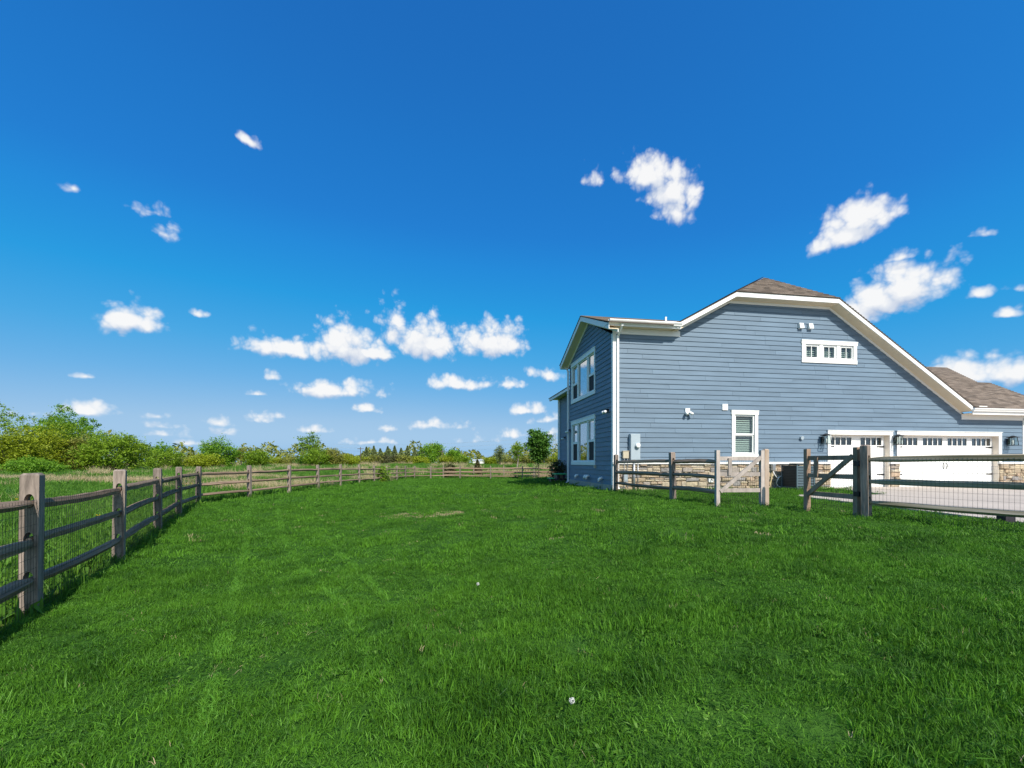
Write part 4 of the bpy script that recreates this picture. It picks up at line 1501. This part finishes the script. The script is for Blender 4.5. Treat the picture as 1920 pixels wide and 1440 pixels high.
# young staked tree at the end of the lawn
tx, ty = pxp(1010, 41), 41.0
t_ = plant('tree', 'young dark green staked tree on the lawn beside the house', 'tree', tx, ty, 2.65, 4.85, kind='vase', leaf='leaf_deep', n=8500, size=.115, clumps=260, spread=.19, trunk=.07, bole=1.65, limbs=9, seed=120)
o = tag(empty('tree_stake', (tx - .42, ty - .25, gz(tx, ty))), 'thin dark stake leaning against the young lawn tree', 'stake')
MB().tube([(-.02, 0, -.2), (.34, .2, 1.85)], .03, 6).build('pole', 'bark', o)
mb = MB()
mb.loft([[(tx + r_ * math.cos(a), ty + r_ * math.sin(a), gz(tx, ty) + z_) for a in np.linspace(0, 2 * math.pi, 14, endpoint=False)] for r_, z_ in ((.75, -.02), (.5, .12), (.15, .2))])
tag(mb.build('mulch_mound', 'mulch'), 'brown mulch mound around the young staked tree', 'mulch')

# far wood line along the horizon: one mass
r = np.random.default_rng(5)
n = 26000
ang = r.uniform(-1.15, 1.0, n)
D = r.uniform(190, 270, n)
X = np.sin(ang) * D; Y = np.cos(ang) * D
hgt = 5.4 + 1.6 * np.sin(ang * 23) + 1.2 * np.sin(ang * 57 + 1) + 1.0 * np.sin(ang * 131)
Z = g(X, Y) + r.uniform(0, 1, n) ** .8 * np.maximum(hgt, 1.2) * 1.25
me = quad_mesh('treeline', leaves(np.stack([X, Y, Z], 1), .75, r), np.clip(.40 + .25 * r.normal(size=n), 0, 1), 'leaf_brown')
tag(link('treeline', me), 'distant band of woods along the horizon', 'woods', kind='stuff')

# ------------------------------------------------------------------ far things
D = 600.0
px_ = pxp(1040, D)
pyl = tag(empty('power_pylon', (px_, D, gz(px_, D))), 'tall lattice power pylon on the horizon beside the house', 'pylon')
mb = MB()
Hh = 42.0
wid = lambda z: 4.2 * (1 - z / Hh) ** 1.2 + .9
lv = list(np.linspace(0, Hh, 9))
for z0, z1 in zip(lv, lv[1:]):
    a, b = wid(z0), wid(z1)
    ca = [(-a, -a, z0), (a, -a, z0), (a, a, z0), (-a, a, z0)]
    cb = [(-b, -b, z1), (b, -b, z1), (b, b, z1), (-b, b, z1)]
    for i in range(4):
        mb.bar(ca[i], cb[i], .34, .34)
        mb.bar(ca[i], cb[(i + 1) % 4], .2, .2)
        mb.bar(cb[i], cb[(i + 1) % 4], .2, .2)
mb.build('tower', 'steel', pyl)
for z in (26, 32, 38):
    MB().bar((-7, 0, z), (7, 0, z), .4, .5).build('cross_arm', 'steel', pyl)
for k, z in enumerate((26, 32, 38)):
    for s in (-1, 1):
        o = tag(MB().tube([(px_ + s * 6.5 - 420 * u, D + 260 * u, gz(px_, D) + z - 1.0 - 22 * u * (1 - u)) for u in np.linspace(0, 1, 24)], .06, 4).build('power_line', 'steel'),
                '%s power line running left from the pylon, %s side' % (('lowest', 'middle', 'topmost')[k], 'near' if s < 0 else 'far'), 'power line', 'power lines from the pylon')
for k, (px, tp, Y) in enumerate(((567, 838, 118), (676, 838, 122), (829, 843, 124))):
    X = pxp(px, Y); z0 = gz(X, Y); h = HC + (867 - tp) * Y / 800 - z0
    o = tag(empty('utility_pole', (X, Y, z0)), ('thin wooden utility pole left of the tall slender tree', 'thin wooden utility pole left of the conifer row', 'thin wooden utility pole right of the conifer row')[k], 'utility pole', 'utility poles')
    MB().tube([(0, 0, -.3), (0, 0, h)], [.13, .09], 7).build('pole', 'bark', o)
    MB().box(-.9, .9, -.06, .06, h - .6, h - .45).build('cross_arm', 'bark', o)
X, Y = pxp(898, 150), 150.0
o = tag(empty('shed', (X, Y, gz(X, Y))), 'low white shed far away among the trees', 'shed')
MB().box(-2.0, 2.0, -1.5, 1.5, -.2, 1.2).build('wall', 'white_shed', o)
MB().loft([[(-2.2, -1.7, 1.15), (-2.2, 0, 1.7), (-2.2, 1.7, 1.15)], [(2.2, -1.7, 1.15), (2.2, 0, 1.7), (2.2, 1.7, 1.15)]]).build('roof', 'steel', o)
MB().box(-.5, .5, -1.54, -1.5, -.1, 1.0).build('door', 'steel', o)

# picnic table for children
X, Y = pxp(1049, 22.3), 22.3
o = tag(empty('picnic_table', (X, Y, gz(X, Y)), .15), 'small green children picnic table with dark legs beside the house', 'picnic table')
MB().box(-.29, .29, -.38, .38, .44, .48).build('table_top', 'green_plastic', o)
for s in (-1, 1):
    MB().box(*sorted((s * .36, s * .58)), -.38, .38, .22, .255).build('bench_seat', 'green_plastic', o)
    MB().loft([[(s * .10, y, .44), (s * .20, y, .44), (s * .24, y, 0), (s * .12, y, 0)] for y in (-.30, .30)]).build('leg', 'dark_plastic', o)
    MB().box(*sorted((s * .43, s * .52)), -.26, .26, 0, .22).build('leg', 'dark_plastic', o)
MB().box(-.5, .5, -.03, .03, .15, .22).build('stretcher', 'dark_plastic', o)

# dandelion clocks
for k, (x, y, h, lb) in enumerate(((.28, 2.02, .08, 'white dandelion seed head in the near lawn right of centre'), (-.33, 4.08, .09, 'white dandelion seed head in the lawn left of centre'))):
    o = tag(empty('dandelion', (x, y, gz(x, y))), lb, 'dandelion', 'dandelion seed heads')
    MB().tube([(0, 0, 0), (.004, 0, h)], .002, 5).build('stem', 'weed_leaf', o)
    r = np.random.default_rng(k)
    d = r.normal(size=(260, 3)); d /= np.linalg.norm(d, axis=1)[:, None]
    me = quad_mesh('seed_head', leaves(d * .012 + np.array([.004, 0, h]), .004, r, 0), np.full(260, .5), 'dandelion')
    link('seed_head', me, o)


# ================================================================== grass (stuff, scattered tufts)
def blade_mesh(name, n, radius, h, w, lean, seed, material, wide_mid=.8, tone_mu=.5):
    r = np.random.default_rng(seed)
    rad = radius * np.sqrt(r.uniform(0, 1, n)); a = r.uniform(0, 2 * math.pi, n)
    b = np.stack([rad * np.cos(a), rad * np.sin(a), np.full(n, -.012)], 1)
    hh = h * r.uniform(.55, 1.2, n)
    la = r.uniform(0, 2 * math.pi, n)
    ln = np.abs(r.normal(0, lean, n)) * hh
    ld = np.stack([np.cos(la), np.sin(la), np.zeros(n)], 1)
    fa = r.uniform(0, math.pi, n)
    side = np.stack([np.cos(fa), np.sin(fa), np.zeros(n)], 1) * (w * r.uniform(.7, 1.3, n) / 2)[:, None]
    up = np.array([0, 0, 1.0])
    m = b + ld * (ln * .35)[:, None] + up * (hh * .6)[:, None]
    tip = b + ld * ln[:, None] + up * (np.sqrt(np.maximum(hh ** 2 - (ln * .75) ** 2, (hh * .3) ** 2)))[:, None]
    V = np.stack([b - side, b + side, m + side * wide_mid, m - side * wide_mid, tip], 1).reshape(-1, 3)
    i = np.arange(n) * 5
    F = []
    for k in i:
        F.append((k, k + 1, k + 2, k + 3)); F.append((k + 3, k + 2, k + 4))
    me = bpy.data.meshes.new(name)
    me.from_pydata(V.tolist(), [], F)
    at = me.attributes.new('tone', 'FLOAT', 'FACE')
    at.data.foreach_set('value', np.repeat(np.clip(r.normal(tone_mu, .22, n), 0, 1), 2).astype(np.float32))
    me.materials.append(M[material])
    return bpy.data.objects.new(name, me)


def scatter(name, label, cat, P, idx, rot, scl, protos):
    c = bpy.data.collections.new(name + '_kinds')
    for k, o in enumerate(protos):
        o.name = '%s_kind_%02d' % (name, k)
        c.objects.link(o)
    me = bpy.data.meshes.new(name)
    me.vertices.add(len(P))
    me.vertices.foreach_set('co', P.astype(np.float32).ravel())
    a = me.attributes.new('idx', 'INT', 'POINT'); a.data.foreach_set('value', idx.astype(np.int32))
    a = me.attributes.new('rot', 'FLOAT_VECTOR', 'POINT'); a.data.foreach_set('vector', rot.astype(np.float32).ravel())
    a = me.attributes.new('scl', 'FLOAT_VECTOR', 'POINT'); a.data.foreach_set('vector', scl.astype(np.float32).ravel())
    o = tag(link(name, me), label, cat, kind='stuff')
    t = bpy.data.node_groups.new(name, 'GeometryNodeTree')
    t.interface.new_socket('Geometry', in_out='INPUT', socket_type='NodeSocketGeometry')
    t.interface.new_socket('Geometry', in_out='OUTPUT', socket_type='NodeSocketGeometry')
    gi = t.nodes.new('NodeGroupInput'); go = t.nodes.new('NodeGroupOutput')
    ci = t.nodes.new('GeometryNodeCollectionInfo')
    ci.inputs['Collection'].default_value = c
    ci.inputs['Separate Children'].default_value = True
    ci.inputs['Reset Children'].default_value = True
    ip = t.nodes.new('GeometryNodeInstanceOnPoints')
    ip.inputs['Pick Instance'].default_value = True

    def attr(nm, ty):
        n = t.nodes.new('GeometryNodeInputNamedAttribute')
        n.data_type = ty
        n.inputs['Name'].default_value = nm
        return n.outputs['Attribute']
    t.links.new(gi.outputs[0], ip.inputs['Points'])
    t.links.new(ci.outputs[0], ip.inputs['Instance'])
    t.links.new(attr('idx', 'INT'), ip.inputs['Instance Index'])
    t.links.new(attr('rot', 'FLOAT_VECTOR'), ip.inputs['Rotation'])
    t.links.new(attr('scl', 'FLOAT_VECTOR'), ip.inputs['Scale'])
    t.links.new(ip.outputs[0], go.inputs[0])
    md = o.modifiers.new('scatter', 'NODES')
    md.node_group = t
    return o


def on_lawn(x, y, m=.0):
    ok = (x > fence_x(y) + m) & (y < 44)
    ok &= ~((x > 8.3) & (y < 12.95)) & ~((x > 11.4 + (y - 13.05) * .22) & (y >= 12.9) & (y < 19))
    # house footprint
    dx, dy = x - CX, y - CY
    t, v = dx * CT + dy * ST, -dx * ST + dy * CT
    ok &= ~((t > -.08) & (v > -.16) & (t < 19) & (v < WV + .05)) & ~((t > .85) & (v > 0) & (v < 11.2) & (t < 19))
    return ok


PATCH = (-2.3, 11.2, 1.1, .6)


def lawn_points(y0, y1, dens, m=0.0, wedge=1.5):
    area = (y1 - y0) * 2 * (wedge * y1 + 1.5)
    n = int(area * dens)
    y = rng.uniform(y0, y1, n); x = rng.uniform(-(wedge * y1 + 1.5), wedge * y1 + 1.5, n)
    ok = (np.abs(x) < wedge * y + 1.5) & on_lawn(x, y, m)
    d = ((x - PATCH[0]) / PATCH[2]) ** 2 + ((y - PATCH[1]) / PATCH[3]) ** 2
    ok &= (d > 1) | (rng.uniform(0, 1, n) < .62)
    return x[ok], y[ok]


def lumps(x, y):
    """slow variation of growth over the lawn"""
    return (np.sin(x * 2.1 + 1.3 * np.sin(y * 1.7)) * np.sin(y * 1.9 + 1.1 * np.sin(x * 1.3)) + .6 * np.sin(x * 4.7 + y * 3.1) * np.sin(y * 5.3 - x * 2.2))


TRACKS = [((-9.6, 15.9), (-7.53, 12.22), (-3.9, 6.22), (-2.89, 4.44), (-2.02, 2.94), (-1.46, 2.0), (-1.1, 1.3)),
          ((-8.6, 15.6), (-4.62, 8.56), (-2.91, 5.82), (-1.63, 4.08), (-.88, 2.7), (-.47, 1.94)), ((-3.84, 8.54), (-1.63, 4.82), (-.92, 3.66), (-.41, 2.7)),
          ((3.14, 25.08), (.81, 16.14), (-.46, 12.18)), ((2.3, 40.0), (-.24, 19.56)), ((-.3, 40.5), (-1.68, 22.4)), ((-2.6, 41.0), (-3.6, 24.0))]


def shadow_drifts(x, y):
    """small drifts where dark-toned tufts imitate shadowed tufts and hollows"""
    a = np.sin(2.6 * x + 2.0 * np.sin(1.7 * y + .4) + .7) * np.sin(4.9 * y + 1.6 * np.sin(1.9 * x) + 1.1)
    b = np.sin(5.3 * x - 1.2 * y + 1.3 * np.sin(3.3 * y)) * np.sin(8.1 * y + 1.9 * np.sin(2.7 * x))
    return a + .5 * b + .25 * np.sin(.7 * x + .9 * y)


def lawn_scatter(name, label, y0, y1, dens, protos, weights, tilt, zs, dark):
    x, y = lawn_points(y0, y1, dens)
    n = len(x)
    P = np.stack([x, y, g(x, y) + .014 * lumps(x * .8, y * 1.1)], 1)
    idx = rng.choice(len(protos), n, p=weights)
    stripe = np.sign(np.sin((x + .12 * y) * math.pi / .55))
    rot = np.stack([rng.normal(0, tilt, n) + .10 * stripe, rng.normal(0, tilt, n), rng.uniform(0, 2 * math.pi, n)], 1)
    dk = (shadow_drifts(x, y) + rng.normal(0, .16, n)) > .66
    idx = np.where(dk & (rng.uniform(0, 1, n) < .62), dark, idx)  # shade of the hollows put into blade colour by picking the dark tuft
    s = rng.uniform(.8, 1.2, n)
    L = lumps(x, y)
    edge = np.exp(-np.maximum(x - fence_x(y), 0) / .12) * (y < 45)
    sz = s * (1 + .55 * L) * (1 + 1.3 * edge) * np.where(dk, 1.25, 1)
    return scatter(name, label, 'grass', P, idx, rot, np.stack([s, s, np.maximum(sz, .4) * zs], 1), protos)


K0 = [blade_mesh('tuft', 78, .11, .048, .0036, .85, 300 + k, 'lawn_blade', tone_mu=.42 + .05 * k) for k in range(5)]
K0.append(blade_mesh('tuft', 40, .09, .078, .0050, .85, 306, 'lawn_blade', tone_mu=.68))          # coarse clump
K0.append(blade_mesh('tuft', 34, .08, .020, .010, 1.2, 307, 'weed_leaf', 1.5, .5))                 # clover-like leaves
K0_ = blade_mesh('tuft', 9, .07, .045, .0028, 1.1, 308, 'dry_blade')                           # dead straw
K0.append(K0_)
K0.append(blade_mesh('tuft', 80, .10, .055, .0036, .8, 309, 'lawn_blade', tone_mu=.20))  # dark tone standing for shadowed tufts
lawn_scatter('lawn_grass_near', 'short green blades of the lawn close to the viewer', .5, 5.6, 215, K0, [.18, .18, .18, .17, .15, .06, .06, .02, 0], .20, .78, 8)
K1 = [blade_mesh('tuft', 190, .27, .048, .0065, .8, 320 + k, 'lawn_blade', tone_mu=.42 + .05 * k) for k in range(4)]
K1.append(blade_mesh('tuft', 70, .18, .10, .010, .7, 326, 'lawn_blade', tone_mu=.68))
K1.append(blade_mesh('tuft', 30, .15, .055, .006, .9, 327, 'dry_blade'))
K1.append(blade_mesh('tuft', 150, .19, .055, .0065, .8, 328, 'lawn_blade', tone_mu=.20))  # shadowed tufts, darkened by blade tone
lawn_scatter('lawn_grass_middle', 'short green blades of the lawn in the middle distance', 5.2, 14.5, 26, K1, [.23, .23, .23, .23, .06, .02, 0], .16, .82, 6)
K2 = [blade_mesh('tuft', 210, .62, .062, .015, .6, 340 + k, 'lawn_blade', tone_mu=.45 + .06 * k) for k in range(4)]
K2.append(blade_mesh('tuft', 170, .40, .062, .015, .6, 348, 'lawn_blade', tone_mu=.22))  # tone darkened to imitate tufts in shadow
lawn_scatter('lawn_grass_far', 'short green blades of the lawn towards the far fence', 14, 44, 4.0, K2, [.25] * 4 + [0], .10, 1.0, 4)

# pale bent grass left by the mower's wheels
pts = []
for tr in TRACKS:
    for (ax, ay), (bx, by) in zip(tr, tr[1:]):
        L = math.hypot(bx - ax, by - ay)
        k = int(L * (54 if tr is TRACKS[0] else 28))
        u = rng.uniform(0, 1, k)
        far = 1 + .05 * (ay + by) / 2
        keep = (np.sin(u * L * 3.1 + ax * 7) + .5 * np.sin(u * L * 7.3 + ay)) > -1.0
        off = rng.normal(0, .013 * far, k)
        nx, ny = -(by - ay) / L, (bx - ax) / L
        pts.append(np.stack([ax + u * (bx - ax) + nx * off, ay + u * (by - ay) + ny * off], 1)[keep])
pts = np.concatenate(pts)
n = len(pts)
KT = [blade_mesh('tuft', 22, .035, .054, .0046, .8, 380 + k, 'track_blade', tone_mu=.4 + .2 * k) for k in range(3)]
sc_ = (1 + .03 * pts[:, 1])[:, None] * np.array([[1, 1, .35]]) + np.array([[0, 0, .65]])
scatter('mower_tracks', 'thin pale lines of bent grass left by mower wheels', 'grass', np.stack([pts[:, 0], pts[:, 1], g(pts[:, 0], pts[:, 1])], 1), rng.integers(0, 3, n),
        np.stack([rng.normal(0, .2, n), rng.normal(0, .2, n), rng.uniform(0, 6.28, n)], 1), sc_, KT)

# straw on the bare patch
n = 70
a, q = rng.uniform(0, 2 * math.pi, n), np.sqrt(rng.uniform(0, 1, n))
x, y = PATCH[0] + PATCH[2] * q * np.cos(a), PATCH[1] + PATCH[3] * q * np.sin(a)
KS = [blade_mesh('tuft', 26, .12, .045, .007, 1.2, 350 + k, 'dry_blade') for k in range(2)]
scatter('dry_grass_patch', 'pale patch of dry grass in the middle of the lawn', 'grass', np.stack([x, y, g(x, y)], 1), rng.integers(0, 2, n), np.stack([np.zeros(n), np.zeros(n), rng.uniform(0, 6.28, n)], 1), np.ones((n, 3)), KS)

# meadow: weeds, tall grass and dead stalks
KM = [blade_mesh('tuft', 60, .22, .26, .010, .55, 360 + k, 'weed_leaf', 1.0, .35 + .12 * k) for k in range(3)]
KM += [blade_mesh('tuft', 46, .20, .20, .030, .8, 364 + k, 'weed_leaf', 1.3, .45 + .15 * k) for k in range(2)]
KM += [blade_mesh('tuft', 60, .25, .42, .008, .55, 368 + k, 'dry_blade', 1.0, .45 + .15 * k) for k in range(2)]


def yellow(seed):
    """a weed with yellow flower heads"""
    r = np.random.default_rng(seed)
    n = 26
    c = np.stack([r.normal(0, .12, n), r.normal(0, .12, n), r.uniform(.10, .22, n)], 1)
    c = np.repeat(c, 4, 0) + r.normal(0, .008, (n * 4, 3))
    return bpy.data.objects.new('tuft', quad_mesh('tuft', leaves(c, .014, r), np.full(n * 4, .5), 'yellow_petal'))


KM.append(yellow(1))


def meadow_scatter(name, label, y0, y1, x0, x1, n, flowers, zs=1.0, big=1.0):
    y = rng.uniform(y0, y1, n); x = rng.uniform(x0, x1, n)
    out = (x < fence_x(y) - .06) | (y > 44.6)
    out &= np.abs(x) < 1.5 * y + 3
    x, y = x[out], y[out]
    n = len(x)
    tan_ = np.sin(x * .35 + 1.7 * np.sin(y * .13)) * .5 + np.sin(y * .42 + x * .17) * .5 + sm(12, 34, y) * .55 - .84 - .4 * sm(-2.5, 0, x - fence_x(y)) * (y < 44)
    u = rng.normal(0, .35, n) + tan_ - .30 * sm(38, 50, y)
    idx = np.where(u > .28, rng.integers(5, 7, n), rng.integers(0, 5, n))
    fl = (rng.uniform(0, 1, n) < flowers)
    idx = np.where(fl, 7, idx)
    s = rng.uniform(.7, 1.3, n) * big
    P = np.stack([x, y, g(x, y) - .05], 1)
    rot = np.stack([rng.normal(0, .12, n), rng.normal(0, .12, n), rng.uniform(0, 6.28, n)], 1)
    return scatter(name, label, 'grass', P, idx, rot, np.stack([s, s, s * zs * rng.uniform(.7, 1.25, n)], 1), protos=[o.copy() for o in KM])


meadow_scatter('meadow_weeds_near', 'tangled green weeds and dead stalks beyond the left fence', 1.2, 16, -26, -3, 9000, .010)
meadow_scatter('meadow_weeds_middle', 'mixed tan and green meadow growth behind the left fence', 16, 48, -75, -10, 14000, .006, .9, 1.35)
meadow_scatter('meadow_weeds_far', 'distant tan and green meadow growth below the bushes', 44.6, 125, -150, 40, 14000, .0, .9, 2.4)
